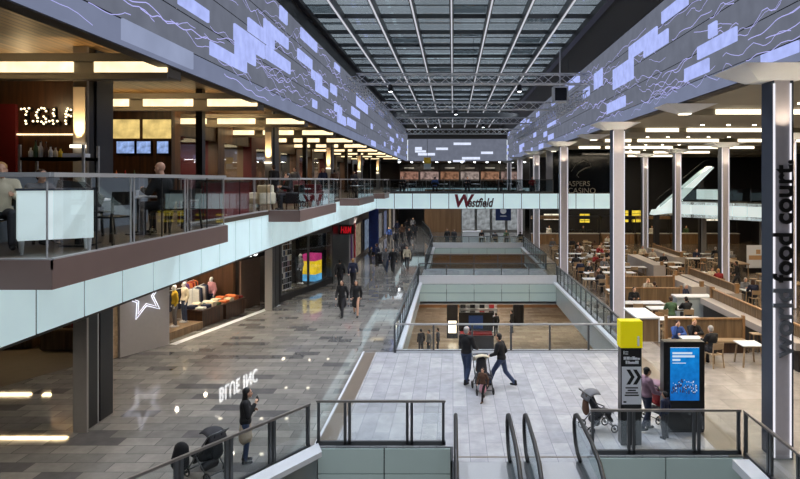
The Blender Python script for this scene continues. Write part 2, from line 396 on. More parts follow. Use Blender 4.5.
# foreground opening
fascia(trim(), (-.05, 14.8), (-3.25, 14.8), -1.25, -.03, 1.65, m_fascia_g, 2, .05)
fascia(trim(), (6.7, 14.3), (3.15, 14.3), -1.25, -.03, 1.75, m_fascia_g, 2, .05)
fascia(trim(), (-3.3, 14.8), (-10.6, 3.5), -1.25, -.03, 2.2, m_fascia, 1, .05)
fascia(trim(), (6.72, 3), (6.72, 14.3), -1.25, -.03, 2.2, m_fascia, 1, .05)
dx, dy = -5.0+3.3, 14.8-11.96
b = MB()
u = Vector((-7.3, -11.3, 0)).normalized(); nn = Vector((-u.y, u.x, 0))
p0 = Vector((-3.22, 14.72, 0)); p1 = p0+u*13
b.add([p0, p1, p1+nn*.42, p0+nn*.42+u*.3, p0+Vector((0,0,.12)), p1+Vector((0,0,.12)), p1+nn*.42+Vector((0,0,.12)), p0+nn*.42+u*.3+Vector((0,0,.12))],
      [(0,3,2,1),(4,5,6,7),(0,1,5,4),(1,2,6,5),(2,3,7,6),(3,0,4,7)])
b.box(6.3, 6.68, 3, 13.9, -.1, .1)
struct(trim(), b, m_kerb)

# ================================================================ lower level
b = MB(); b.box(-14, 16, 56.5, 56.8, Z0, -.4); struct('wall_lower_back', b, wood('lower_brown_wall', rgb(120, 82, 50), rgb(150, 108, 70), 'X'))
b = MB(); b.box(-14.2, -14, 2, 57, Z0, -.4); struct('wall_lower_left', b, m_ceil)
b = MB(); b.box(16, 16.2, 2, 57, Z0, -.4); struct('wall_lower_right', b, m_ceil)
b = MB(); b.box(-14, -2.15, 15, 57, -1.3, -1.25); b.box(6.45, 16, 15, 57, -1.3, -1.25); b.box(-2.15, 6.45, 38.1, 43.9, -1.3, -1.25); b.box(-2.15, 6.45, 15, 22.8, -1.3, -1.25)
struct('ceiling', b, m_white)

# ================================================================ level two, left
b = MB(); b.box(-34, XL-.12, -3, 84, ZC1, Z2-.13); struct('ceiling', b, m_ceil_d)
b = MB(); b.box(-6.6, XL-.06, -3, 84, ZC1-.02, ZC1+.1); struct(trim(), b, m_ceil_d)
fascia(trim(), (XL-.06, 84), (XL-.06, 2.0), ZC1, Z2-.05, 1.2, m_back, 1, .022, None, .055)
for k, (a, c) in enumerate(((7.9, 14.07), (20.7, 27.1), (33.7, 40.2), (46.3, 49.6))):
    b = MB(); b.box(XL, -5.14, a, c, Z2-.36, Z2-.101); b.box(-5.162, -5.14, a, c, Z2-.101, Z2+.02); b.box(XL, -5.14, a, a+.02, Z2-.101, Z2+.02); b.box(XL, -5.14, c-.02, c, Z2-.101, Z2+.02)
    struct(trim(), b, m_brown)
# bridge
b = MB(); b.box(XL, 12.8, 49.76, 53.7, ZC1, Z2-.13); struct('ceiling', b, m_white)
fascia(trim(), (12.85, 49.7), (XL, 49.7), ZC1, Z2-.02, 1.5, m_back, 1, .022, None, .055)
fascia(trim(), (12.86, 53.7), (12.86, 49.65), ZC1, Z2-.02, 1.4, mat('fascia_end', rgb(150, 130, 105), .4), 1, .05)
fascia(trim(), (XL, 53.76), (12.85, 53.76), ZC1, Z2-.02, 1.5, m_back, 1, .022, None, .055)
fascia(trim(), (12.85, 84), (XL, 84), ZC1, Z2-.02, 1.5, m_back, 1, .022, None, .055)
# left ceiling: soffit strip, planked ceiling, cross beams
b = MB(); b.box(-6.75, XL-.22, -3, 84, 8.98, 9.1); b.box(-6.77, -6.73, -3, 84, 9.1, 9.95); struct('ceiling', b, m_ceil_d)
b = MB(); b.box(-34, -6.77, -3, 84, 9.8, 9.95); struct('ceiling', b, m_ceilwood)
rowsY = [7.6, 14.1, 20.6, 27.1, 33.6, 40.1, 46.6, 53.1, 59.6, 66.1, 72.6]
for i, Y in enumerate(rowsY):
    b = MB(); b.box(-34, -6.54, Y+.06, Y+.7, 8.78, 9.3); b.box(-34, -6.54, Y-.02, Y+.06, 8.72, 8.84); b.box(-34, -6.54, Y-.02, Y+.06, 9.12, 9.3)
    struct(trim(), b, m_beam)
# right ceiling
b = MB(); b.box(XR+.55, 42, -3, 92, 8.95, 9.1); struct('ceiling', b, m_ceil)
b = MB(); b.box(XR+.27, XR+.55, -3, 84, 8.98, 9.1); struct('ceiling', b, m_ceil_d)
b = MB(); b.box(-34, XR+.55, 84.3, 96, 8.95, 9.1); struct('ceiling', b, m_ceil_d)
for Y in (8, 22, 30, 38, 46, 54, 62, 70):
    b = MB(); b.box(8.6, 42, Y+.06, Y+.9, 8.72, 8.96); struct(trim(), b, m_ceil)

# ================================================================ roof
b = MB(); b.box(-6.5, 6.25, 0, 84, 13.98, 14.0); struct('window_1', b, m_roofglass)
b = MB()
for k in range(29): b.box(-6.5, 6.25, 1+3*k-.05, 1+3*k+.05, 13.75, 13.94)
for k in range(28):
    b.box(-6.5, 6.25, 1+3*k+1.48, 1+3*k+1.52, 13.9, 13.94)
struct(trim(), b, m_steel)
b = MB(); rr_ = random.Random(17)                       # roller blinds drawn under some of the panes
for k in range(28):
    for q in range(8):
        if rr_.random() < .42: x = -6.5+1.62*q; y = 1+3*k+(1.53 if rr_.random() < .5 else .06); b.box(max(x, -6.45), min(x+1.5, 6.2), y, y+rr_.choice((.5, .9, 1.4)), 13.965, 13.969)
struct(trim(), b, m_blind)
b = MB()
for k in range(7): x = -5.0+1.645*k; b.box(x-.09, x+.09, 0, 84, 13.6, 13.94)
struct(trim(), b, m_steel)
for k in range(7):
    x = -5.0+1.645*k; b = MB(); b.box(x-.03, x+.03, 0, 84, 13.55, 13.599)
    struct(trim(), b, m_roofstrip)
# dark recess between the screens and the glazing
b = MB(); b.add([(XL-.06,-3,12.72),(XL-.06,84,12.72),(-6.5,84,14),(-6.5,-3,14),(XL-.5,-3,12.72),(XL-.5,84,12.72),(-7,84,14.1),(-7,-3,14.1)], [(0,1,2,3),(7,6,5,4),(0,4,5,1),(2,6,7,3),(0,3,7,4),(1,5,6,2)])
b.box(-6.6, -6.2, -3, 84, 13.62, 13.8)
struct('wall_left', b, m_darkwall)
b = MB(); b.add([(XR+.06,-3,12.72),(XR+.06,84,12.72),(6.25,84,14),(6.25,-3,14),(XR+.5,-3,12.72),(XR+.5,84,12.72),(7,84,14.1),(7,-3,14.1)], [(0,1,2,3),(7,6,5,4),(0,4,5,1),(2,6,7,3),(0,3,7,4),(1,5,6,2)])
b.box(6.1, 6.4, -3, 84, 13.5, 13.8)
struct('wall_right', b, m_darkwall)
b = MB(); b.box(-7, 8, 84.1, 84.6, 11.9, 14.2); struct('wall_back', b, m_ceil_d)
b = MB(); b.box(-34, 42, -3.4, -3, -6, 14); struct('wall_front', b, m_ceil_d)
b = MB(); b.box(-34.3, -34, -3, 96, -1, 10); struct('wall_left', b, m_darkwall)
b = MB(); b.box(42, 42.3, -3, 96, -1, 10); struct('wall_right', b, m_darkwall)
b = MB(); b.box(-34, 42, 93, 93.3, Z2, 9.1); struct('wall_back', b, m_ceil_d)
b = MB(); b.box(-34, 42, 88, 88.3, 0, Z2-.14); struct('wall_back', b, m_darkwall)

# ================================================================ led screens
def screen(name, label, X, sgn, Y0, Y1):
    root = thing(name, label, 'screen', (X, Y0, ZC2))
    L = Y1-Y0; H = 3.7
    b = MB(); x0, x1 = sorted((0, -sgn*.2)); b.box(x0, x1, 0, L, .42, H, 0); b.box(x0, x1, 0, L, 0, .42, 1)
    for z in (.42, 1.24, 2.06, 2.88): b.box(*sorted((0, sgn*.004)), 0, L, z-.012, z+.012, 3)
    rr = random.Random(3 if sgn > 0 else 4)
    # scribbled light lines: a wandering ribbon on the face
    for k in range(120):
        y = rr.uniform(2, L) if k % 2 else rr.uniform(8, 34); z = rr.uniform(.2, H-.3); n = rr.randint(8, 26) if y < 40 else rr.randint(6, 14)
        dz = rr.uniform(-.03, .03); pts = []; wv = rr.uniform(.03, .12); a = rr.uniform(0, 6); w = rr.uniform(.006, .012)*(1 if y < 30 else 1.5)
        for i in range(n):
            pts.append((y, z)); y += rr.uniform(.08, .3); a += rr.uniform(.3, 1.6); z += dz+wv*math.sin(a)
            z = max(.06, min(H-.06, z))
            if y > L: break
        o = sgn*.006
        for (ya, za), (yb, zb) in zip(pts, pts[1:]):
            b.add([(o, ya, za-w), (o, yb, zb-w), (o, yb, zb+w), (o, ya, za+w)], [(0, 1, 2, 3)], 2)
    b.build('screen_face', [m_screen, m_screen_l, m_squig, m_joint], root)
    return root
def blocks(root, X, sgn, Y0, rects, rnd, seed):
    rr = random.Random(seed)
    def one(y0, y1, z0, z1, m):
        b = MB(); b.box(*sorted((sgn*.0, sgn*.07)), y0-Y0, y1-Y0, z0-ZC2, z1-ZC2); b.build('light_block', m, root, bevel=.02)
    for (xa, xb, ya, yb) in rects:                       # photo measurements turned into places on the wall
        Ya, Yb = X*F/(xa-PX), X*F/(xb-PX)
        za, zb = EYE+(PY-yb)*Ya/F, EYE+(PY-ya)*Ya/F
        za = max(za, ZC2+.02); zb = min(zb, ZC2+3.68)
        one(min(Ya, Yb), max(Ya, Yb), za, zb, m_patch)
    for k in range(rnd[0]):
        y = rr.uniform(rnd[1], rnd[2]); L = rr.choice((.8, 1.6, 2.4)); r = rr.randrange(9)
        one(y, min(y+L, 83.9), ZC2+.03+r*.41, ZC2+.03+(r+1)*.41, m_patch)
SL = screen('led_screen', 'long grey blue LED screen wall with glowing scribbles above the left balcony', XL, 1, -2, 83.95)
blocks(SL, XL, 1, -2, [(209,245,41,55),(233,263,23,40),(247,273,17,31),(234,254,40,55),(263,287,18,31),(265,289,45,59),(279,286,5,19),(300,316,27,38),(297,311,48,59),(311,321,69,78),(315,327,81,91),
   (177,207,-10,4),(334,341,103,111),(337,345,113,122),(347,355,117,125),(351,359,106,114),(356,367,92,106),(368,374,95,106),(312,316,99,107),(330,336,83,92),(334,339,62,68)], (26, 44, 83), 11)
b = MB(); b.box(0, .05, 11.5+2, 14.6+2, .02, .42); b.build('light_block', m_screen_p, SL)
SR = screen('led_screen', 'long grey blue LED screen wall with glowing scribbles above the right hand columns', XR, -1, -2, 83.95)
blocks(SR, XR, -1, -2, [(663,689,12,24),(630,658,47,60),(645,669,45,58),(614,634,70,90),(710,718,25,39),(699,738,47,60),(686,710,69,82),(608,626,104,114),(595,603,74,90),(584,590,90,99),(566,580,84,93),(763,800,55,66),(548,556,116,128)], (24, 44, 83), 12)
root = thing('led_screen', 'far end grey LED screen with white bars, closing the atrium', 'screen', (.9, 84, ZC2))
b = MB(); b.box(-7.05, 6.45, 0, .09, 0, 3.0); b.build('screen_face', m_screen, root)
for (xa, xb, ya, yb) in ((415,422,147,150),(436,448,147.6,150),(418,435,153,155.5),(453.6,471,142.6,145),(462,480,157,159.5),(453,465,160,162),(481,493,151.6,154),(415,426,150.3,152.5)):
    Xa, za = at(xa, yb, 84); Xb, zb = at(xb, ya, 84)
    b = MB(); b.box(Xa-.9, Xb-.9, -.06, 0, za-ZC2, zb-ZC2); b.build('light_block', m_patchw, root)
# ================================================================ railings
def railing(label, pts, z, h, step, group=None, post=(.08, .05), top=.07, mg=None, mp=None, mt=None, low=.1, double=False, rods=False, name='glass_railing'):
    mg = mg or m_glass; mp = mp or m_steel; mt = mt or mp
    org = (pts[0][0], pts[0][1], z)
    root = thing(name, label, 'railing', org, 0, group)
    P = [Vector((p[0]-org[0], p[1]-org[1], 0)) for p in pts]
    tb = MB(); bb = MB(); posts = []; panels = []
    for i, (a, c) in enumerate(zip(P, P[1:])):
        d = c-a; L = d.length; d /= L; n = max(1, round(L/step)); s = L/n
        tb.bar(a+Vector((0,0,h-top/2)), c+Vector((0,0,h-top/2)), top*1.3, top)
        bb.bar(a+Vector((0,0,low/2)), c+Vector((0,0,low/2)), .07, low)
        for k in range(n+1):
            if k == 0 and i > 0 and not double: continue
            q = a+d*(s*k)
            offs = (-.055, .055) if double or (rods and k % 2 == 0) else (0,)
            for o in offs:
                t = s*k+o
                if t < -.01 or t > L+.01:
                    continue
                q2 = a+d*t; pb = MB()
                if rods:
                    pb.tube([q2+Vector((0,0,0)), q2+Vector((0,0,h-top))], .013, 8); pb.dark = k % 2
                else:
                    ang = math.atan2(d.y, d.x); pb.cb(q2.x, q2.y, (h-top)/2, post[0], post[1], h-top, 0, ang)
                posts.append(pb)
        g_ = .1 if double else .05
        for k in range(n):
            q0 = a+d*(s*k+g_); q1 = a+d*(s*(k+1)-g_); gb = MB()
            gb.bar(q0+Vector((0,0,(h-top+low)/2+.01)), q1+Vector((0,0,(h-top+low)/2+.01)), .016, h-top-low-.03)
            panels.append(gb)
    tb.build('top_rail', mt, root); bb.build('base_rail', mp, root)
    for pb in posts[:98]: pb.build('post', m_steel_d if getattr(pb, 'dark', 0) else mp, root)
    for gb in panels[:98]: gb.build('glass_panel', mg, root)
    return root
dk = dict(post=(.065, .07), top=.05, double=True, mg=m_glass, mt=m_rail_top)
railing('dark framed glass railing in the left foreground running down behind the woman with long hair', [(-3.42, 14.68), (-10.2, 4.2)], 0, 1.08, 1.16, **dk)
railing('dark framed glass railing in the foreground across the left end of the escalators', [(-3.3, 14.88), (-2.55, 14.88), (-1.05, 14.88), (-.18, 14.88)], 0, 1.08, 3, **dk)
railing('glass railing in the foreground in front of the yellow topped totem and the ad screen', [(3.2, 14.38), (4.16, 14.38), (5.68, 14.38), (6.72, 14.38)], 0, 1.05, 3, **dk)
railing('glass railing in the right foreground turning towards the viewer beside the lettered pillar', [(6.78, 14.32), (6.78, 4)], 0, 1.05, 1.15, **dk)
V = dict(post=(.07, .05), top=.055, mg=m_glass_g)
railing('near glass railing of the plaza opening, behind the man with a pram', [(-2.16, 22.84), (6.46, 22.84)], 0, 1.08, 1.44, mt=m_steel_l, post=(.07,.05), top=.055, mg=m_glass)
railing('left glass railing of the first plaza opening, along the marble concourse', [(-2.16, 22.9), (-2.16, 38.2)], 0, 1.08, 1.22, **V)
railing('right glass railing of the first plaza opening, along the food hall', [(6.46, 22.9), (6.46, 38.2)], 0, 1.08, 1.22, **V)
railing('far glass railing of the first plaza opening with its white upstand', [(-2.1, 38.2), (6.4, 38.2)], 0, 1.25, 1.7, **V)
railing('near glass railing of the second opening in the distance', [(-1.9, 43.94), (6.6, 43.94)], 0, 1.1, 1.7, **V)
railing('left glass railing of the second opening in the distance', [(-1.96, 44), (-1.96, 58.1)], 0, 1.1, 1.4, **V)
railing('right glass railing of the second opening in the distance', [(6.66, 44), (6.66, 58.1)], 0, 1.1, 1.4, **V)
railing('far glass railing of the second opening, below the bridge', [(-1.9, 58.1), (6.6, 58.1)], 0, 1.1, 1.7, **V)
railing('curving glass railing of the far concourse beyond the second opening', [(-1.96, 58.2), (-2.6, 68), (-4.0, 80)], 0, 1.1, 1.5, **V)
B = dict(post=(.03, .03), top=.06, mg=m_glass, mp=m_steel_l, mt=m_steel_l, low=.04, rods=True)
railing('glass railing of the nearest left balcony, before the white sideboard and seated man', [(-7.0, 7.96), (-5.19, 7.96), (-5.19, 14.0), (-6.25, 14.0)], Z2, 1.15, 1.05, **B)
railing('glass railing between the first and second left balconies, in front of the red bench', [(-6.25, 14.1), (-6.25, 20.7)], Z2, 1.12, 1.3, **B)
railing('glass railing of the second left balcony', [(-6.2, 20.76), (-5.2, 20.76), (-5.2, 27.04), (-6.2, 27.04)], Z2, 1.12, 1.25, **B)
railing('glass railing between the second and third left balconies', [(-6.25, 27.15), (-6.25, 33.65)], Z2, 1.12, 1.3, **B)
railing('glass railing of the third left balcony', [(-6.2, 33.76), (-5.2, 33.76), (-5.2, 40.14), (-6.2, 40.14)], Z2, 1.12, 1.25, **B)
railing('glass railing of the farthest left balcony beside the bridge', [(-6.2, 40.3), (-6.2, 46.3), (-5.2, 46.4), (-5.2, 49.72)], Z2, 1.12, 1.3, **B)
railing('grey glass railing along the front of the lettered bridge', [(-5.1, 49.8), (8.1, 49.8)], Z2, 1.1, 1.5, post=(.05,.04), top=.05, mg=glass('bridge_glass', (.72,.75,.77), .03))
railing('grey glass railing along the back of the lettered bridge', [(-6.1, 53.6), (12.78, 53.6)], Z2, 1.1, 1.5, post=(.05,.04), top=.05, mg=m_glass_g)
railing('grey glass railing of the far end gallery below the white barred screen', [(-6.1, 84.1), (12.78, 84.1)], Z2, 1.1, 2., post=(.05,.04), top=.05, mg=m_glass_g)

# ================================================================ pillars
def pillar_left(Y, label, lit):
    root = thing('square_pillar', label, 'pillar', (-9.45 if Y < 30 else -9.05, Y, 0), 0)
    if not lit:
        root.location.z = Z2; b = MB(); b.box(-.12, .12, 0, .3, 0, 9.79-Z2, 0); b.box(-.05, .05, -.02, 0, 0, 9.7-Z2, 0); b.build('upper_shaft', [m_black], root)
        MB().box(-.16, .16, -.04, .34, 0, .12).build('base_plate', m_steel_d, root)
        return root
    b = MB(); b.box(-.175, .175, 0, .08, 0, ZC1, 0); b.box(-.13, .13, .08, 1.22, 0, ZC1); b.box(-.13, .16, .1, .5, .05, ZC1-.02, 1); b.box(-.13, .165, .62, 1.22, .05, ZC1-.02, 1); b.box(-.1, .13, 1.22, 1.3, 0, ZC1)
    b.build('lower_shaft', [m_colgrey, m_black], root)
    b = MB(); b.box(.10, .14, .51, .6, 0.02, ZC1-.04); b.build('light_line', m_steel_l, root)
    b = MB(); b.box(-.175, .175, 0, .1, Z2, 9.79, 0); b.box(-.13, .13, .1, 1.22, Z2, 9.79, 1); b.box(-.13, .17, .45, 1.22, Z2, 9.79, 2); b.build('upper_shaft', [m_colgrey, m_black, m_coldark], root)
    if lit:
        b = MB(); b.box(-.15, .15, -.03, -.001, Z2+2.0, 8.75); b.build('lit_front_panel', mat('pale_pillar_front', rgb(206, 190, 170), .45), root)
        b = MB(); b.box(-.16, .16, -.16, -.001, Z2+1.86, Z2+1.94); b.build('uplight', m_litw, root)
        lamp_spot((root.location.x, Y-.16, Z2+2.0), (root.location.x, Y-.06, 9.5), 300, WARM, 70, .05, 1., 'pillar_uplight_lamp')
    return root
for i, Y in enumerate((15.6, 22.9, 30.2, 37.5, 44.8, 52.1, 59.4, 66.7, 74)):
    pillar_left(Y, ('nearest grey and black square pillar, rising from the marble floor past the balcony' if i == 0 else
       '%s pillar from the viewer in the left hand row, %s' % (ORD[i], 'square with a lit pale front' if i % 2 == 0 else 'slim and dark on the gallery')), i % 2 == 0)
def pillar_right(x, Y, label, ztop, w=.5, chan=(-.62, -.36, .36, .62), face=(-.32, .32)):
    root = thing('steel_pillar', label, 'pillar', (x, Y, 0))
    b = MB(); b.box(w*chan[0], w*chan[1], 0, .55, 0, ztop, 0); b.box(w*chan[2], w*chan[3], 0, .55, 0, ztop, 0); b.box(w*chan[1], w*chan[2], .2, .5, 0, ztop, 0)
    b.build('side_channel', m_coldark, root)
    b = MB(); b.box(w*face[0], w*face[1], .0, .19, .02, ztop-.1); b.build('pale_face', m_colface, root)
    for s in (-1, 1):
        b = MB(); xx = w*(face[0]-.015) if s < 0 else w*(face[1]+.015); b.box(xx-.014, xx+.014, -.03, .02, .05, ztop-.35); b.build('light_line', m_strip, root)
    b = MB()
    b.add([(-w*.7,-.05,ztop-.28),(w*.7,-.05,ztop-.28),(w*.7,.6,ztop-.28),(-w*.7,.6,ztop-.28),(-w*1.6,-.7,ztop),(w*1.6,-.7,ztop),(w*1.6,1.0,ztop),(-w*1.6,1.0,ztop)],
          [(0,3,2,1),(4,5,6,7),(0,1,5,4),(1,2,6,5),(2,3,7,6),(3,0,4,7)])
    b.build('flared_capital', m_white, root)
    if Y < 60: lamp_spot((x+w*.15, Y-.35, ztop-1.6), (x+w*.15, Y-.1, ztop), 60, WARMW, 90, .04, .8, 'pillar_uplight_lamp')
    return root
ysR = [14.1, 27.8, 41.5, 55.2, 68.9, 82.]
labs = ['nearest steel pillar on the right, carrying the vertical food court lettering', 'second steel pillar in the atrium edge row, behind the yellow totem',
  'third steel pillar in the atrium edge row, left of the dark lettered glass wall', 'fourth steel pillar in the atrium edge row, beside the bridge', 'fifth steel pillar in the atrium edge row, far behind the bridge', 'last steel pillar in the atrium edge row at the far end']
for i, Y in enumerate(ysR):
    r_ = pillar_right(7.44, Y, labs[i], 8.96, .68, chan=(-.15, -.125, .43, .52), face=(-.12, .40)) if i == 0 else pillar_right(7.36, Y, labs[i], 8.96, .6, chan=(-.24, -.2, .62, .68), face=(-.19, .60))
    if i == 0:
        M = Matrix.Rotation(-math.pi/2, 4, 'Y') @ FACE          # lettering reads upwards along the right edge of the pillar
        def fit(name, str_, m, z0, z1):
            o = text(name, str_, .62, m, M, r_, ext=.025, bold=.014); zs = [v.co.z for v in o.data.vertices]; k = (z1-z0)/(max(zs)-min(zs))
            o.data.transform(Matrix.Translation((.30, -.045, z0-min(zs)*k)) @ Matrix.Scale(k, 4, (0, 0, 1)))
        fit('lettering', 'food court.', m_ink, 4.06, 6.86); fit('pale_lettering', 'world', mat('letter_grey', rgb(120, 124, 132), .4, .2), 2.34, 3.92)
for i, (x, Y, l) in enumerate(((16.9, 30.6, 'steel pillar in the second row, just behind the vertical lettering'), (16.9, 38, 'steel pillar in the second row, in front of the white escalator gallery'),
      (16.9, 46, 'steel pillar in the second row, left of the white sloping escalator'), (16.9, 53.8, 'farthest steel pillar of the second row, deep in the food hall'))):
    pillar_right(x-.1, Y, l, 8.7, .62, chan=(-.37, -.32, .36, .42), face=(-.31, .34))
for i, Y in enumerate((21, 34.6, 48.3, 62)):
    root = thing('soffit_floodlight', '%s pale pyramid floodlight under the right soffit, between two pillars' % ORD[i], 'light', (7.9, Y, 8.925))
    b = MB(); b.add([(-.2,-.2,-.26),(.2,-.2,-.26),(.2,.2,-.26),(-.2,.2,-.26),(-.85,-.7,0),(.85,-.7,0),(.85,.7,0),(-.85,.7,0)], [(0,3,2,1),(4,5,6,7),(0,1,5,4),(1,2,6,5),(2,3,7,6),(3,0,4,7)])
    b.build('reflector', m_white, root); b = MB(); b.box(-.17, .17, -.17, .17, -.3, -.265); b.build('lens', m_litw, root)

# ================================================================ lit ceiling boxes
for i, Y in enumerate(rowsY):
    for k in range(8 if i < 6 else 5):
        x1 = -6.56-2.15*k
        root = thing('ceiling_light_box', 'warm lit box in the left plank ceiling, %s from screen, %s row back' % (ORD[k], ORD[i]), 'ceiling light', (x1-.83, Y, 8.86), 0, 'lit boxes in the left ceiling')
        b = MB(); b.box(-.83, .83, -.0, .05, 0, .36); b.build('diffuser', m_lit, root)
        b = MB(); b.box(-.87, .87, -.03, .052, -.04, 0); b.box(-.87, .87, -.03, .052, .25, .28); b.build('frame', m_beam, root)
for i, Y in enumerate((22, 30, 38, 46, 54, 62)):
    for k, (xa, xb) in enumerate(((9.4, 11.0), (11.4, 16.4), (17.6, 22.5))):
        root = thing('ceiling_light_box', 'long warm white lit strip in right ceiling, %s from atrium, %s row back' % (ORD[k], ORD[i]), 'ceiling light', ((xa+xb)/2, Y, 8.74), 0, 'lit strips in the right ceiling')
        L = (xb-xa)/2; b = MB(); b.box(-L, L, 0, .055, 0, .18); b.build('diffuser', m_litw, root)
        b = MB(); b.box(-L-.03, L+.03, -.03, .056, -.03, 0); b.build('frame', m_ceil, root)
        if k != 0 and i < 5: lamp_area(((xa+xb)/2, Y-.5, 8.68), (xb-xa), .5, 260, WARMW)
    for k in range(5):
        x = 11.5+1.2*k
        o = tag(MB().lathe([(.0,-.03),(.09,-.03),(.09,0)], x, Y-1.6, 8.95, 10).build('downlight', m_down), 'small round downlight in the right ceiling, %s in the %s row' % (ORD[k], ORD[i]), 'ceiling light', 'downlights in the right ceiling'); recenter(o)
# level one ceiling downlights on the left (they show as points in the polished floor)
n = 0
for Y in (12.5, 17.5, 20.5, 23.5, 27, 31, 36):
    for x in (-7.3, -8.4, -10.2):
        if x < -10 and Y > 30: continue
        o = tag(MB().lathe([(.0,-.025),(.07,-.025),(.09,-.0)], x, Y, ZC1, 10).build('downlight', m_down), 'round downlight under the left gallery, seen only as a point in the polished floor', 'ceiling light', 'downlights under the left gallery'); recenter(o)
        if n % 2 == 0: lamp_spot((x, Y, ZC1-.04), (x, Y, 0), 190, (1, .9, .78), 140, .05, .8)
        n += 1
for x0, x1, Y in ((-18.6, -15.4, 24.6), (-22.2, -20.3, 29.6), (-19.7, -18.0, 29.6), (-17.2, -15.6, 29.6)):
    root = thing('trough_light', 'warm trough light in the far left shop, seen mirrored in the floor', 'ceiling light', ((x0+x1)/2, Y, ZC1-.14), 0, 'trough lights in the far left shop')
    L = (x1-x0)/2; MB().box(-L, L, -.14, .14, 0, .1).build('diffuser', m_lit, root); MB().box(-L-.03, L+.03, -.17, .17, .1, .13).build('housing', m_beam, root)
    lamp_area(((x0+x1)/2, Y, ZC1-.16), x1-x0, .25, 70, WARM)
# row of spots above the far gallery
for k in range(12):
    x = -7.5+1.75*k
    o = tag(MB().lathe([(.0,-.12),(.12,-.12),(.14,0)], x, 86, 8.95, 10).build('downlight', m_downc), 'small bright spot in the row over the far gallery, %s from the left' % ORD[k], 'ceiling light', 'spots over the far gallery'); recenter(o)

# ================================================================ trusses in the roof
def truss(label, p0, p1, w=.5, step=.6, r=.035):
    p0 = Vector(p0); p1 = Vector(p1); d = p1-p0; L = d.length; d /= L
    a = d.cross(Vector((0,0,1))).normalized(); up = Vector((0,0,1)); org = p0.copy()
    root = thing('lighting_truss', label, 'truss', org)
    c = [(a*(i*w/2)+up*(j*w/2)) for i, j in ((-1,-1),(1,-1),(1,1),(-1,1))]
    for q in c: MB().tube([q, q+d*L], r, 6).build('chord', m_alu, root)
    b = MB(); n = round(L/step)
    for k in range(n):
        for e in range(4):
            q0, q1 = (c[e], c[(e+1)%4]) if k % 2 == 0 else (c[(e+1)%4], c[e])
            b.tube([q0+d*(L*k/n), q1+d*(L*(k+1)/n)], r*.6, 5)
    b.build('lattice', m_alu, root)
    # hangers up to the roof beams
    for t in (.12, .5, .88): q = d*(L*t); MB().tube([q+up*w/2, q+up*(13.7-org.z)], .012, 5).build('hanger', m_steel, root)
    return root
truss('nearest cross truss hung under the glass roof', (-4.9, 31.5, 11.55), (7.0, 31.5, 11.55))
truss('second cross truss hung under the glass roof, behind the nearest', (-4.9, 42.5, 11.5), (7.0, 42.5, 11.5))
truss('third cross truss hung under the glass roof', (-4.9, 53, 11.5), (7.0, 53, 11.5))
truss('farthest cross truss hung under the glass roof', (-4.9, 65, 11.5), (7.0, 65, 11.5))
truss('truss running along the right hand screen', (6.75, 32, 10.8), (6.75, 66, 10.8))
truss('truss running along the left side under the glass roof', (-5.3, 32, 11.55), (-5.3, 66, 11.55))
b = MB(); b.box(-5.4, 6.0, 56, 56.4, 12.0, 12.5); tag(recenter(b.build('cross_beam', m_steel)), 'solid grey beam across the atrium behind the cross trusses', 'beam')
for k, (x, Y) in enumerate(((-3.2, 31.5), (0.2, 42.5), (3.4, 31.5), (2.6, 53), (-1.5, 53))):
    root = thing('stage_light', 'can shaped stage light clamped under a roof truss, %s from the left' % ORD[(0, 2, 4, 3, 1)[k]], 'light', (x, Y, 11.02), 0, 'stage lights on the trusses')
    MB().lathe([(.10,-.1),(.13,0),(.13,.2),(.06,.26)], 0, 0, 0, 12).build('lamp_can', m_steel_d, root); MB().lathe([(0,-.11),(.09,-.11),(.09,-.1)], 0, 0, 0, 12).build('lens', m_downc, root)
root = thing('loudspeaker', 'black loudspeaker in a white frame hung on the right truss', 'loudspeaker', (5.9, 34, 10.75))
MB().box(-.32, .32, -.3, .3, 0, .7).build('cabinet', m_black, root)
b = MB(); b.box(-.4,-.33,-.33,.33,-.05,.76); b.box(.33,.4,-.33,.33,-.05,.76); b.box(-.4,.4,-.33,.33,.71,.78); b.box(-.4,.4,-.33,.33,-.07,-.01); b.box(-.03,.03,-.03,.03,.78,2.9); b.build('frame', m_white, root)

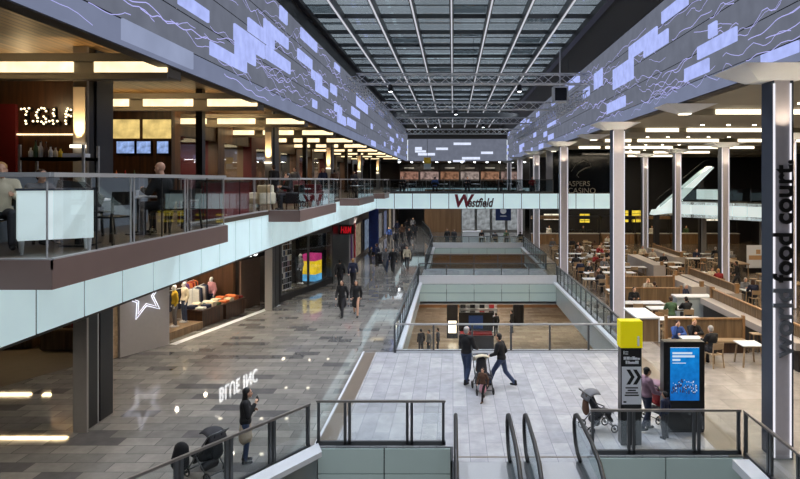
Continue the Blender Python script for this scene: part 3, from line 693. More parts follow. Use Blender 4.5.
# ================================================================ escalators
def escalator(label, cx, w):
    root = thing('escalator', label, 'escalator', (cx, 14.0, 0))
    hw = w/2
    path = [(-.42, .2), (-.12, .24), (.1, .38), (.24, .58), (.27, .8), (.17, .99), (-.05, 1.08), (-.4, 1.1), (-1.5, 1.08), (-2.2, .98), (-2.9, .62), (-9, -2.9)]
    for s in (-1, 1):
        MB().tube([(s*(hw-.04), y, z) for y, z in path], .045, 8).build('handrail', m_rubber, root, smooth=True)
        pl = [(-.42,.22),(-.1,.28),(.12,.44),(.2,.62),(.2,.76),(.12,.88),(-.05,.95),(-.4,.97),(-1.5,.95),(-2.2,.87),(-2.9,.57),(-9,-2.95),(-9,-3.7),(-2.6,-.08),(-1.9,.06),(-.42,.06)]
        MB().extr([(s*(hw-.04)-.006, y, z) for y, z in pl], (.012, 0, 0)).build('glass_balustrade', m_glass_g, root)
        MB().extr([(s*(hw-.04)-.07, y, z) for y, z in ((-.3,0),(-.3,.14),(-1.8,.14),(-2.55,0),(-9,-3.6),(-9,-4.3),(-2.4,-.4))], (.14, 0, 0)).build('skirt', m_steel, root)
    b = MB(); b.box(-hw+.1, hw-.1, -1.16, -1.0, -.03, .01); b.build('comb_plate', m_alu, root)
    b = MB(); y = -1.16; z = -.02
    for k in range(20):
        b.box(-hw+.1, hw-.1, y-.4, y, z-.2, z)
        if k > 1: z -= .2
        y -= .4
    b.build('step_band', m_steel_d, root)
    b = MB(); b.extr([(-hw, y, z) for y, z in ((-1.0,-.42),(-2.4,-.5),(-9,-4.4),(-9,-5.2),(-1.0,-1.25))], (w, 0, 0)); b.build('truss_casing', m_fascia, root)
    return root
escalator('left of the two escalators descending from the plaza in the foreground', .66, 1.28)
escalator('right of the two escalators descending from the plaza, beside the yellow topped totem', 2.23, 1.24)

# ================================================================ totem and ad screen
tx, ty = 4.3, 14.85
root = thing('information_totem', 'tall black information totem with a glowing yellow top and a white arrow sign', 'totem', (tx, ty, 0))
MB().box(-.25, .25, 0, .28, 0, 2.35).build('body', m_black, root, bevel=.01)
yt = MB().box(-.27, .27, -.02, .3, 2.35, 3.0).build('yellow_head', backlit('yellow_head', rgb(226, 212, 10), .35), root, bevel=.015)
text('letter_i', 'i', .34, m_signw, Matrix.Translation((.12, -.035, 2.42)) @ FACE, yt, ext=.006, bold=.01)
sg = MB().box(-.23, .23, -.03, -.001, 1.0, 1.9).build('arrow_sign', m_signw, root)
b = MB()
for s in (0, .16):
    b.extr([(-.13+s, -.035, 1.84), (-.04+s, -.035, 1.84), (.07+s, -.035, 1.66), (-.04+s, -.035, 1.48), (-.13+s, -.035, 1.48), (-.02+s, -.035, 1.66)], (0, .004, 0))
b.build('double_chevron', m_ink, sg)
b = MB()
for z, w in ((1.4, .3), (1.34, .2), (1.28, .3), (1.22, .34)): b.box(-w/2, w/2, -.034, -.03, z-.016, z+.016)
b.box(-.2, -.13, -.034, -.03, 1.04, 1.08); b.build('small_print', m_ink, sg)
b = MB()
rr = random.Random(5)
for k in range(2):
    x = -.19+.05*k
    while x < .16:
        w = rr.uniform(.03, .08); b.box(x, x+w, -.012, -.001, 2.07-k*.1, 2.13-k*.1+rr.uniform(-.02, .02)); x += w+rr.uniform(.0, .015)
b.box(-.19, -.17, -.012, -.001, 2.2, 2.28); b.box(-.15, -.08, -.012, -.001, 2.2, 2.215); b.box(-.15, -.08, -.012, -.001, 2.25, 2.265)
b.build('wordmark', m_signw, root)

root = thing('advertising_screen', 'freestanding black advertising screen showing a blue city poster', 'screen', (5.86, 15.6, 0))
b = MB(); b.box(-.52, .52, 0, .3, .06, 2.3); b.build('housing', m_black, root, bevel=.02)
b = MB(); b.box(-.5, .5, .02, .28, 0, .06); b.build('plinth', m_steel_d, root)
def poster_mat():
    m, nt, out = new_mat('blue_poster'); e = nd(nt, 'ShaderNodeEmission'); nt.links.new(e.outputs[0], out.inputs[0]); e.inputs[1].default_value = 1.0
    tc = nd(nt, 'ShaderNodeTexCoord'); sp = nd(nt, 'ShaderNodeSeparateXYZ'); nt.links.new(tc.outputs['Generated'], sp.inputs[0])
    rp = nd(nt, 'ShaderNodeValToRGB'); el = rp.color_ramp.elements
    for p, c in ((0, (24,98,176)), (.2, (40,112,190)), (.42, (112,150,200)), (.5, (90,160,220)), (.62, (40,150,222)), (1, (20,128,206))):
        x = el[0] if p == 0 else (el[1] if p == 1 else el.new(p)); x.position = p; x.color = (*rgb(*c), 1)
    nz = nd(nt, 'ShaderNodeTexNoise'); nz.inputs['Scale'].default_value = 7; nz.inputs['Detail'].default_value = 4; nt.links.new(tc.outputs['Object'], nz.inputs[0])
    nt.links.new(sp.outputs['Z'], rp.inputs[0])
    mx = nd(nt, 'ShaderNodeMix', data_type='RGBA', blend_type='OVERLAY'); mx.inputs[0].default_value = .5
    nt.links.new(rp.outputs[0], mx.inputs[6]); nt.links.new(nz.outputs[0], mx.inputs[7]); nt.links.new(mx.outputs[2], e.inputs[0]); return m
ps = MB().box(-.36, .37, -.02, -.001, .82, 2.16).build('poster', poster_mat(), root)
b = MB()
for z, w, h in ((2.02, .5, .05), (1.94, .56, .05), (1.85, .2, .05), (1.77, .34, .02)): b.box(-.31, -.31+w, -.024, -.0201, z-h/2, z+h/2)
for k in range(40):
    x = rr.uniform(-.33, .31); z = 1.02+rr.uniform(0, .42)*(1-1.5*abs(x)); b.box(x, x+rr.uniform(.006, .03), -.024, -.0201, z, z+rr.uniform(.008, .03))
b.build('poster_print', emit('poster_print', rgb(210, 228, 246), .9), ps)
b = MB()
for k in range(46):
    x = rr.uniform(-.34, .31); z = .98+rr.uniform(0, .4)*(1-1.6*abs(x)); b.box(x, x+rr.uniform(.008, .04), -.0235, -.0201, z, z+rr.uniform(.02, .09))
b.build('poster_skyline', emit('poster_skyline', rgb(52, 58, 96), .9), ps)

# ================================================================ signs
root = thing('wall_sign', 'dark red and black script lettering on the front of the lit bridge', 'sign', (.02, 49.6, 4.25))
text('capital_letter', 'W', 1.4, mat('sign_crimson', rgb(112, 16, 40), .5), FACE, root, ext=.03, shear=.18, bold=.05)
text('lettering', 'estfield', .98, mat('sign_maroon', rgb(58, 20, 30), .5), Matrix.Translation((1.12, 0, 0)) @ Matrix.Scale(.72, 4, (1,0,0)) @ FACE, root, ext=.03, shear=.3, bold=.03)

# casino wall
root = thing('dark_glass_wall', 'black glass wall with a pale swan line and lettering above the bridge on the right', 'wall', (8.15, 49.76, Z2))
MB().box(0, 4.6, 0, .2, 0, 3.58).build('glass_front', mat('black_glass', rgb(10, 14, 20), .08, 0, 0), root)
m_dim = mat('dim_silver_letters', rgb(120, 116, 108), .4, .3)
text('lettering', 'ASPERS', .57, m_dim, Matrix.Translation((1.1, -.03, .56)) @ FACE, root, ext=.015)
text('lettering', 'CASINO', .62, m_dim, Matrix.Translation((1.1, -.03, -.02)) @ FACE, root, ext=.015)
sw = [(1.5, 2.5), (1.9, 3.1), (2.5, 3.35), (3.0, 3.15), (3.1, 2.9), (2.6, 2.75), (2.1, 2.45), (1.95, 2.2), (2.1, 2.0)]
MB().tube([(x, -.03, z) for x, z in [(x-.1, z-.75) for x, z in sw]], [.012, .02, .03, .035, .05, .05, .04, .03, .02], 6).build('swan_line', m_dim, root, smooth=True)
root = thing('hanging_sign', 'round white and blue hanging sign under the bridge by the far desks', 'sign', (4.9, 60, 2.45))
MB().box(-.75, .75, 0, .08, 0, 1.6).build('board', mat('blue_board', rgb(20, 40, 92), .4), root)
MB().extr([(.3*math.cos(t*math.pi/10), -.02, .95+.3*math.sin(t*math.pi/10)) for t in range(20)], (0, .015, 0)).build('disc', m_signw, root); MB().box(-.3,.3,-.02,-.005,.4,.47).build('caption_bar', m_signw, root)
MB().box(-.02, .02, .02, .06, 1.6, 2.4).build('hanger', m_steel, root)
root = thing('hanging_sign', 'yellow hanging sign over the bridge near the far gallery', 'sign', (-2.5, 60, 8.05))
MB().box(-.35, .35, 0, .08, -.05, .55).build('board', mat('yellow_board', rgb(214, 176, 40), .5), root); MB().box(-.35, .35, 0, .08, -.6, -.06).build('lower_board', m_fascia, root); MB().box(-.02, .02, .02, .06, .55, 5.5).build('hanger', m_steel, root)
root = thing('wall_sign', 'glowing red letters over the black shopfront on the left concourse', 'sign', (-7.3, 40, 2.95))
MB().box(-.1, .85, .03, .06, -.08, .55).build('backing', m_black, root); text('lettering', 'H&M', .62, emit('red_sign_glow', rgb(180, 24, 34), .9), Matrix.Scale(.52, 4, (1, 0, 0)) @ FACE, root, ext=.02, shear=.12, bold=.01)
# ================================================================ people
def voxel(mb, size, name):
    """fuse overlapping limbs into one continuous skin"""
    me = mb.mesh('raw'); o = bpy.data.objects.new('raw', me); COL.objects.link(o)
    md = o.modifiers.new('r', 'REMESH'); md.mode = 'VOXEL'; md.voxel_size = size; md.use_smooth_shade = True
    sm = o.modifiers.new('s', 'SMOOTH'); sm.factor = .5; sm.iterations = 2
    bpy.context.view_layer.update()
    out = bpy.data.meshes.new_from_object(o.evaluated_get(bpy.context.evaluated_depsgraph_get())); out.name = name
    bpy.data.objects.remove(o); bpy.data.meshes.remove(me)
    for p in out.polygons: p.use_smooth = True
    return out
def mirror(j): return {k: Vector(v) for k, v in j.items()}
BASE = dict(pel=(0,0,.95), waist=(0,.0,1.08), chest=(0,.0,1.30), neck=(0,.0,1.47), head=(0,.03,1.615),
  hipL=(-.09,0,.92), kneL=(-.1,.03,.5), ankL=(-.1,-.01,.085), hipR=(.09,0,.92), kneR=(.1,.03,.5), ankR=(.1,-.01,.085),
  shL=(-.175,0,1.41), elL=(-.235,-.04,1.13), wrL=(-.235,.05,.89), shR=(.175,0,1.41), elR=(.235,-.04,1.13), wrR=(.235,.05,.89))
def P(**k): d = dict(BASE); d.update(k); return {a: Vector(b) for a, b in d.items()}
POSES = {
 'stand': P(),
 'walk': P(kneL=(-.09,.17,.52), ankL=(-.09,.24,.095), kneR=(.09,-.01,.5), ankR=(.09,-.28,.17), elL=(-.24,-.12,1.14), wrL=(-.23,-.12,.9), elR=(.24,.05,1.14), wrR=(.22,.2,.94)),
 'stride': P(pel=(0,0,.9), hipL=(-.09,0,.87), hipR=(.09,0,.87), kneL=(-.09,.23,.52), ankL=(-.09,.38,.1), kneR=(.09,-.1,.48), ankR=(.09,-.42,.17), waist=(0,.02,1.03), chest=(0,.05,1.25), neck=(0,.07,1.42), head=(0,.11,1.565), shL=(-.175,.06,1.36), shR=(.175,.06,1.36), elL=(-.24,.1,1.1), wrL=(-.18,.3,1.0), elR=(.24,-.04,1.1), wrR=(.22,.14,.92)),
 'push': P(kneL=(-.09,.1,.52), ankL=(-.09,.12,.09), kneR=(.09,0,.5), ankR=(.09,-.18,.12), elL=(-.25,.06,1.14), wrL=(-.2,.3,1.04), elR=(.25,.06,1.14), wrR=(.2,.3,1.04)),
 'phone': P(elR=(.23,.05,1.14), wrR=(.1,.2,1.37), elL=(-.22,.0,1.12), wrL=(-.02,.2,1.2), head=(0,.05,1.61)),
 'sit': P(pel=(0,0,.55), waist=(0,.02,.68), chest=(0,.05,.9), neck=(0,.08,1.07), head=(0,.13,1.215), hipL=(-.09,.02,.53), hipR=(.09,.02,.53), kneL=(-.12,.42,.54), kneR=(.12,.42,.54), ankL=(-.12,.4,.085), ankR=(.12,.38,.085),
     shL=(-.175,.06,1.01), shR=(.175,.06,1.01), elL=(-.25,.16,.78), wrL=(-.14,.38,.83), elR=(.25,.16,.78), wrR=(.14,.38,.83)),
 'think': P(pel=(0,0,.55), waist=(0,.05,.68), chest=(0,.12,.88), neck=(0,.17,1.05), head=(0,.22,1.19), hipL=(-.09,.02,.53), hipR=(.09,.02,.53), kneL=(-.12,.42,.54), kneR=(.12,.42,.54), ankL=(-.12,.4,.085), ankR=(.12,.38,.085),
     shL=(-.175,.14,.99), shR=(.175,.14,.99), elL=(-.25,.3,.8), wrL=(-.02,.42,.83), elR=(.22,.36,.82), wrR=(.12,.3,1.1)),
}
def hand(mb, el, wr, side, grip=.5):
    d = (wr-el).normalized(); inw = Vector((-side, 0, 0)); inw = (inw-d*inw.dot(d)).normalized(); ac = d.cross(inw)
    mb.cap(wr-d*.01, wr+d*.065, .027, .031, 8, 0, .62)
    for i, (o, L) in enumerate(((-.030, .062), (-.010, .074), (.011, .070), (.031, .055))):
        a = wr+d*.075+ac*o; b_ = a+(d*.85+inw*.45*grip)*L*.55; c = b_+(d*.45+inw*1.*grip)*L*.5
        mb.cap(a, b_, .0098, .0095, 6); mb.cap(b_, c, .0095, .0085, 6)
    a = wr+d*.02-ac*.022; b_ = a+(d*.6-ac*.7+inw*.4)*.045; mb.cap(a, b_, .012, .0105, 6); mb.cap(b_, b_+(d*.9+inw*.3)*.03, .0105, .009, 6)
def body_mesh(j, name, vox=.0115):
    b = MB()
    b.ell(j['pel'], (.155, .115, .12)); b.cap(j['pel'], j['waist'], .115, .11, 12, 0, .85); b.cap(j['waist'], j['chest'], .115, .125, 12, 0, .8); b.ell(j['chest'], (.165, .11, .15))
    b.cap(j['shL'], j['shR'], .055, .055); b.cap(j['chest']+Vector((0,0,.08)), j['neck'], .09, .055); b.cap(j['neck'], j['head']-Vector((0,.01,.03)), .052, .05)
    h = j['head']
    b.ell(h+Vector((0,-.01,.03)), (.073, .092, .09)); b.ell(h+Vector((0,.022,-.035)), (.056, .066, .075))       # skull and jaw
    b.cap(h+Vector((0,.088,.012)), h+Vector((0,.106,-.028)), .010, .015, 8)                                       # nose
    b.ell(h+Vector((0,.082,-.058)), (.022, .012, .008)); b.ell(h+Vector((0,.072,-.095)), (.022, .018, .016))     # mouth, chin
    for s in (-1, 1):
        b.ell(h+Vector((s*.078,-.005,-.01)), (.011, .02, .033)); b.ell(h+Vector((s*.03,.077,.035)), (.022, .012, .008))   # ears, brows
    for S, s in (('L', -1), ('R', 1)):
        b.cap(j['hip'+S], j['kne'+S], .083, .057, 12); b.cap(j['kne'+S], j['ank'+S], .056, .038, 12)
        a = j['ank'+S]; fwd = Vector((0, 1, 0)); b.cap(a+Vector((0,-.03,-.045)), a+Vector((0,.13,-.055)), .036, .028, 8)
        b.cap(j['sh'+S], j['el'+S], .053, .041); b.cap(j['el'+S], j['wr'+S], .040, .027); hand(b, j['el'+S], j['wr'+S], s)
    return voxel(b, vox, name)
def top_mesh(j, name, puff=.02, long_=0., collar=True):
    b = MB(); p = puff
    b.ell(j['pel']+Vector((0,0,.03)), (.16+p, .12+p, .1+p)); b.cap(j['pel'], j['waist'], .125+p, .12+p, 12, 0, .88); b.cap(j['waist'], j['chest'], .12+p, .13+p, 12, 0, .85); b.ell(j['chest'], (.17+p, .112+p, .15+p))
    b.cap(j['shL'], j['shR'], .058+p, .058+p); b.cap(j['chest']+Vector((0,0,.07)), j['neck']-Vector((0,0,.02)), .09+p, .055+p*.8)
    for S in 'LR': b.cap(j['sh'+S], j['el'+S], .056+p, .046+p); b.cap(j['el'+S], j['el'+S].lerp(j['wr'+S], .93), .045+p, .034+p*.8)
    if long_: b.cap(j['pel'], j['pel']-Vector((0,.0,long_)), .15+p, .2+p, 14, 0, .75)
    return voxel(b, .018, name)
def leg_mesh(j, name, p=.013):
    b = MB(); b.ell(j['pel']-Vector((0,0,.01)), (.158+p, .12+p, .11+p))
    for S in 'LR': b.cap(j['hip'+S], j['kne'+S], .086+p, .06+p, 12); b.cap(j['kne'+S], j['kne'+S].lerp(j['ank'+S], .95), .06+p, .047+p, 12)
    return voxel(b, .018, name)
def shoe_mesh(j, S, name):
    b = MB(); a = j['ank'+S]; b.cap(a+Vector((0,-.035,-.04)), a+Vector((0,.14,-.052)), .045, .036, 10); b.cap(a+Vector((0,-.02,-.03)), a+Vector((0,-.01,.05)), .046, .05, 10)
    return voxel(b, .014, name)
def hair_mesh(h, kind, name):
    b = MB(); b.ell(h+Vector((0,-.028,.045)), (.084, .098, .088)); b.ell(h+Vector((0,-.055,-.005)), (.078, .06, .085))
    if kind == 'long':
        b.cap(h+Vector((0,-.06,.02)), h+Vector((0,-.085,-.26)), .085, .07, 12, 0, .6)
        for s in (-1, 1): b.cap(h+Vector((s*.07,-.03,.02)), h+Vector((s*.08,-.03,-.24)), .03, .035, 8)
    return voxel(b, .012, name)
CACHE = {}
def cached(key, fn):
    if key not in CACHE: CACHE[key] = fn()
    return CACHE[key]
def dummy(me, m):
    if not me.materials: me.materials.append(m)
    return me
def put(name, me, m, parent):
    dummy(me, m); o = bpy.data.objects.new(name, me); COL.objects.link(o); o.parent = parent; setmat(o, m); return o
def person(label, pose, loc, face, top, legs, hair='brown', long_hair=False, h=1.72, coat=False, shoes='black', skin=None, skirt=False, bald=False, group=None, cat='person', bare_legs=False, z=0., eyes=False, tights=None):
    """face: heading in degrees, 0 looks away from the camera (+Y), 90 looks left (-X)"""
    j = POSES[pose]; sk = skin or m_skin
    me = cached(('body', pose), lambda: body_mesh(j, 'person_body')); dummy(me, m_skin)
    o = bpy.data.objects.new('person', me); COL.objects.link(o); setmat(o, sk)
    o.location = (loc[0], loc[1], z); o.rotation_euler = (0, 0, math.radians(face)); k = h/1.72; o.scale = (k, k, k)
    tag(o, label, cat, group)
    lg = 0 if pose in ('sit', 'think') else (.32 if coat else 0)
    put('jacket', cached(('top', pose, bool(lg)), lambda: top_mesh(j, 'jacket', .022, lg)), CL[top], o)
    if skirt and pose not in ('sit', 'think'):
        def sk_():
            b = MB(); b.cap(j['pel'], j['pel']-Vector((0,0,.34)), .15, .2, 14, 0, .8); return voxel(b, .018, 'skirt')
        put('skirt', cached(('skirt', pose), sk_), CL[legs], o)
        put('stockings', cached(('legs2', pose), lambda: leg_mesh(j, 'stockings', .004)), sk if bare_legs else CL[tights or 'black'], o)
    else: put('trousers', cached(('legs', pose), lambda: leg_mesh(j, 'trousers')), CL[legs], o)
    for S in 'LR': put('shoe', cached(('shoe', pose, S), lambda: shoe_mesh(j, S, 'shoe')), CL[shoes], o)
    if not bald: put('hair', cached(('hair', pose, long_hair), lambda: hair_mesh(j['head'], 'long' if long_hair else 'short', 'hair')), HR[hair], o)
    if eyes:
        for s in (-1, 1):
            b = MB(); b.ell(j['head']+Vector((s*.03, .083, .012)), (.012, .007, .007), 8, 6); b.build('eye', m_ink, o)
    return o
A = 180   # looks towards the camera
fp = lambda px, py: fl(px, py)
# ---- foreground
pw = person('long haired woman in black and beige holding a phone behind the left foreground railing', 'phone', (-4.7, 13.95), -70, 'black', 'beige', 'black', True, 1.68, False, eyes=True, skirt=True, tights='denim')
tag(recenter(MB().cb(-4.46, 14.05, 1.41, .012, .07, .14, 0, -.3, .4).build('phone', m_black)), 'black phone in the hand of the long haired woman', 'phone')
b_ = person('grey cropped man in black jacket and jeans, back turned, by the plaza railing', 'push', (.42, 19.3), -35, 'black', 'denim', bald=True, h=1.8, eyes=True)
put('hair', cached(('hair', 'push', 'crop'), lambda: hair_mesh(POSES['push']['head']-Vector((0,.005,.012)), 'short', 'hair')), HR['grey'], b_)
person('woman in a black jacket striding left across the plaza beside the pram', 'stride', (1.5, 19.05), 62, 'black', 'denim', 'black', False, 1.68, eyes=True)
t_ = person('toddler in a brown coat and pink skirt on the plaza in front of the pram', 'walk', (.86, 17.8), 150, 'brown', 'pink', 'brown', False, .96, skirt=True, shoes='brown', eyes=True)
person('woman in a mauve top and dark trousers bending over a buggy behind the totem', 'push', (4.95, 15.75), -75, 'mauve', 'navy', 'black', False, 1.6, eyes=True)
person('small dark haired child in dark clothes standing left of the advertising screen', 'stand', (5.05+.2, 15.25), 40, 'navy', 'charcoal', 'black', False, 1.15)
# ---- concourse pairs
person('woman in a black coat walking away on the concourse, left of the nearest pair', 'walk', fp(342, 317), A-10, 'black', 'charcoal', 'brown', True, 1.7, True)
person('woman in a black jacket and short skirt, right of the nearest concourse pair', 'walk', fp(356, 316.5), A+5, 'black', 'black', 'brown', True, 1.68, skirt=True, bare_legs=True)
person('man in a black coat, left of the second concourse pair by the black shopfront', 'walk', fp(340, 290), 5, 'black', 'charcoal', 'black', h=1.76)
person('person in a blue and dark coat, right of the second pair on the concourse', 'walk', fp(353, 289), 0, 'navy', 'charcoal', 'fair', h=1.78)
person('person in a grey coat walking arm in arm at the centre of the concourse', 'walk', fp(386, 273), A, 'grey', 'denim', 'brown', True, 1.7, True)
person('person in black walking arm in arm beside the grey coat on the concourse', 'walk', fp(393, 274), A, 'black', 'charcoal', 'black', h=1.76)
person('person in a pale jacket with a bag near the left opening railing on the concourse', 'walk', fp(407, 270), A, 'cream', 'charcoal', 'brown', h=1.7)
person('dark dressed person just behind the pale jacket on the far concourse', 'walk', fp(403, 263), 0, 'charcoal', 'black', 'black', h=1.74)
person('person in a dark blue top beside the blue banner on the concourse', 'stand', fp(377, 266), 60, 'navy', 'charcoal', 'brown', h=1.66)
person('seated person in black at the foot of the blue banner pillar', 'stand', fp(371, 264), -60, 'black', 'charcoal', 'black', h=1.3)
for i, (px, py, c, hh) in enumerate(((396, 249, 'charcoal', 'black'), (389, 244, 'blue', 'brown'), (402, 241, 'brown', 'fair'), (409, 246, 'black', 'black'), (415, 240, 'charcoal', 'brown'), (397, 236, 'navy', 'black'), (407, 234, 'black', 'brown'), (413, 232, 'grey', 'fair'))):
    person('distant walker in %s under the bridge, %s of the group from the front' % (c, ORD[i]), 'walk', fp(px, py), A if i % 2 else 10, c, 'charcoal', hh, h=1.72)
person('man in black leaning at the far opening railing under the bridge lettering', 'stand', (-.55, 59.0), A, 'black', 'charcoal', 'black', h=1.75)
person('woman in dark brown beside the man in black at the far opening railing', 'stand', (0.1, 59.1), A, 'charcoal', 'black', 'brown', True, 1.68)
# ---- lower level through the opening
for px, py, c, l in ((421, 355, 'charcoal', 'leftmost of three dark figures on the lower floor seen through the plaza railing'), (429, 356, 'grey', 'middle of three dark figures on the lower floor seen through the plaza railing'), (438, 354, 'charcoal', 'right of three dark figures on the lower floor seen through the plaza railing'),
                     (496, 336, 'black', 'dark figure on the lower floor right of the white kiosk'), (512, 333, 'black', 'dark figure standing alone on the lower floor near the right edge of the opening'), (490, 338, 'navy', 'dark blue figure on the lower floor in front of the white kiosk')):
    x, y = fl(px, py, Z0); person(l, 'stand', (x, y), 30*(px % 5), c, 'charcoal', 'black', z=Z0)
# ---- pushchairs
def wheel(root, x, y, r=.09):
    w = MB(); w.tube([(x, y+r*math.cos(t*math.pi/8), r+.012+r*math.sin(t*math.pi/8)) for t in range(16)], .018, 6, closed=True); w.tube([(x-.03, y, r+.012), (x+.03, y, r+.012)], .03, 8)
    return w.build('wheel', m_rubber, root, smooth=True)
def pushchair(label, loc, face, cseat, chood, cbag, open_=True):
    root = thing('pushchair', label, 'pushchair', (*loc, 0), math.radians(face))
    b = MB()
    for s in (-.24, .24):
        b.tube([(s, -.42, 1.02), (s, -.36, .98), (s, .32, .13)], .016, 6); b.tube([(s, .05, .52), (s, -.34, .13)], .016, 6); b.tube([(s, -.2, .72), (s, .3, .5)], .014, 6)
    b.tube([(-.24, -.42, 1.02), (.24, -.42, 1.02)], .02, 6); b.tube([(-.24, .32, .13), (.24, .32, .13)], .013, 6); b.tube([(-.24, -.34, .13), (.24, -.34, .13)], .013, 6)
    b.build('frame', m_steel, root, smooth=True)
    for x in (-.25, .25): wheel(root, x, .32); wheel(root, x, -.34, .1)
    s_ = MB(); s_.cap((-.14, .22, .46), (.14, .22, .46), .07, .07, 10); s_.cap((-.14, -.05, .46), (.14, -.05, .46), .1, .1, 10); s_.cap((0, -.05, .46), (0, -.22, .86), .17, .16, 12, 0, .5); s_.cap((0, .22, .44), (0, .34, .25), .13, .1, 10, 0, .5); s_.cap((0,-.05,.46),(0,.22,.46),.15,.15,10,0,.5)
    put('seat', voxel(s_, .02, 'seat'), cseat, root)
    hd = MB(); n = 8; vs = []
    for i in range(n+1):
        t = math.pi*(.05+.6*i/n); c = Vector((0, -.16, .8)); y = -.27*math.cos(t); z = .28*math.sin(t)
        for s in range(7):
            u = -1+2*s/6; vs.append(c+Vector((u*.22, y*(1-.12*u*u), z*(1-.22*u*u))))
    fs = [(i*7+s, i*7+s+1, (i+1)*7+s+1, (i+1)*7+s) for i in range(n) for s in range(6)]
    hd.add(vs, fs); ho = hd.build('hood', chood, root, smooth=True); so = ho.modifiers.new('s', 'SOLIDIFY'); so.thickness = .02
    MB().cap((-.12, -.12, .27), (.12, -.12, .27), .1, .1, 10).build('basket', CL['charcoal'], root, smooth=True)
    if cbag:
        bg_ = MB(); bg_.cap((0, -.36, .58), (0, -.36, .72), .15, .13, 12, 0, .5)
        for s in (-.09, .09): bg_.tube([(s, -.36, .8), (s, -.41, 1.03)], .012, 6)
        bg_.build('bag', cbag, root, smooth=True)
    return root
pushchair('black pushchair with bags beside the long haired woman in the left foreground', (-5.35, 13.35), 60, CL['black'], CL['charcoal'], CL['black'])
pushchair('pram with a pale grey hood between the bald man and the striding woman', (.9, 18.65), 190, CL['charcoal'], CL['cream'], CL['brown'])
pushchair('pushchair with a pale blanket and tan bag left of the yellow topped totem', (3.72, 15.75), -75, CL['charcoal'], CL['grey'], CL['brown'])
pushchair('red pushchair half hidden between the totem and the advertising screen', (5.55, 16.5), -60, CL['red'], CL['mauve'], None)
pushchair('dark pushchair far off on the concourse near the blue banner', fl(381, 266), 0, CL['charcoal'], CL['black'], None)
# ================================================================ furniture prototypes
def make_table(label, top, L=.75, W=.75, H=.75, group=None, tiny=False):
    root = thing('dining_table', label, 'table', (0,0,0), 0, group)
    MB().box(-L/2, L/2, -W/2, W/2, H-.035, H).build('tabletop', top, root, bevel=.006)
    for sx in (-1, 1):
        for sy in (-1, 1):
            MB().bar((sx*(L/2-.1), sy*(W/2-.1), H-.035), (sx*(L/2-.03), sy*(W/2-.04), 0), .045).build('leg', m_wood_l, root)
    MB().box(-L/2+.08, L/2-.08, -W/2+.08, W/2-.08, H-.09, H-.036).build('apron', m_wood_m, root)
    return root
def chair_parts(root, wd, dark=False):
    b = MB(); b.box(-.21, .21, -.2, .22, .43, .46); b.build('seat', wd, root, bevel=.012)
    n = 6; vs = []
    for i in range(n+1):
        x = -.22+.44*i/n; y = -.2-.05*(1-(x/.22)**2)
        vs += [(x, y, .64), (x, y-.02, .64), (x, y-.05, .86), (x, y-.03, .86)]
    fs = []
    for i in range(n):
        a = i*4; c = a+4
        fs += [(a, c, c+3, a+3), (a+1, a+2, c+2, c+1), (a+3, c+3, c+2, a+2), (a, a+1, c+1, c)]
    fs += [(0, 3, 2, 1), (n*4, n*4+1, n*4+2, n*4+3)]
    MB().add(vs, fs).build('backrest', wd, root, smooth=False)
    for sx in (-1, 1):
        MB().bar((sx*.18, .18, .43), (sx*.21, .22, 0), .034).build('leg', wd, root)
        MB().bar((sx*.2, -.235, .84), (sx*.2, -.2, .43), .03).add([], []).bar((sx*.2, -.2, .43), (sx*.22, -.25, 0), .034).build('leg', wd, root)
    return root
def make_chair(label, wd, group=None):
    return chair_parts(thing('dining_chair', label, 'chair', (0,0,0), 0, group), wd)
def make_stool(label, H=.72, group=None):
    root = thing('bar_stool', label, 'stool', (0,0,0), 0, group)
    MB().box(-.17, .17, -.17, .17, H-.04, H).build('seat', m_wood_l, root, bevel=.01)
    for sx in (-1, 1):
        for sy in (-1, 1): MB().bar((sx*.13, sy*.13, H-.04), (sx*.18, sy*.18, 0), .032).build('leg', m_wood_m, root)
    b = MB()
    for s in (-1, 1): b.bar((-.16, s*.16, .25), (.16, s*.16, .25), .022); b.bar((s*.16, -.16, .25), (s*.16, .16, .25), .022)
    b.build('footrest', m_wood_m, root)
    return root
def bench(label, x0, x1, y, face=-1, H=1.15, ends=True, base=m_wood_m):
    """long bench along X; face -1 looks towards the viewer"""
    root = thing('bench', label, 'bench', ((x0+x1)/2, y, 0)); L = (x1-x0)/2
    MB().box(-L, L, *sorted((0, face*.5)), .38, .46).build('seat', m_wood_l, root, bevel=.01)
    MB().box(-L, L, *sorted((0, -face*.06)), 0, H-.06).build('back_panel', base, root)
    MB().box(-L-.03, L+.03, *sorted((face*.03, -face*.09)), H-.06, H).build('top_cap', m_wood_o, root)
    b = MB(); b.box(-L+.05, L-.05, *sorted((face*.06, face*.44)), 0, .38); b.build('base', m_wood_d, root)
    if ends:
        for s in (-1, 1): MB().cb(s*(L+.03), 0, (H+.1)/2, .09, .14, H+.1).build('end_post', m_wood_o, root)
    return root
def divider(label, x, y0, y1, z0, zm, z1, mtop, slats=True, face=m_divider):
    """long low wall along Y: pale ledge with an upright slatted screen on it"""
    root = thing('slatted_divider', label, 'divider', (x, y0, 0)); L = y1-y0
    MB().box(-.3, .3, 0, L, 0, z0).build('base', m_wood_m if not slats else m_darkwall, root)
    MB().box(-.42, .34, -.05, L+.05, z0, zm).build('ledge', face, root, bevel=.01)
    if slats:
        b = MB(); n = int(L/.14)
        for k in range(n): b.box(.08, .13, L*k/n+.02, L*k/n+.115, zm, z1-.05)
        b.build('slats', m_wood_m, root); MB().box(.05, .17, -.05, L+.05, z1-.05, z1).build('top_cap', mtop, root)
    for q in (0, L): MB().box(.02, .2, q-.08, q+.08, zm, z1+.08).build('end_post', m_wood_o, root)
    return root
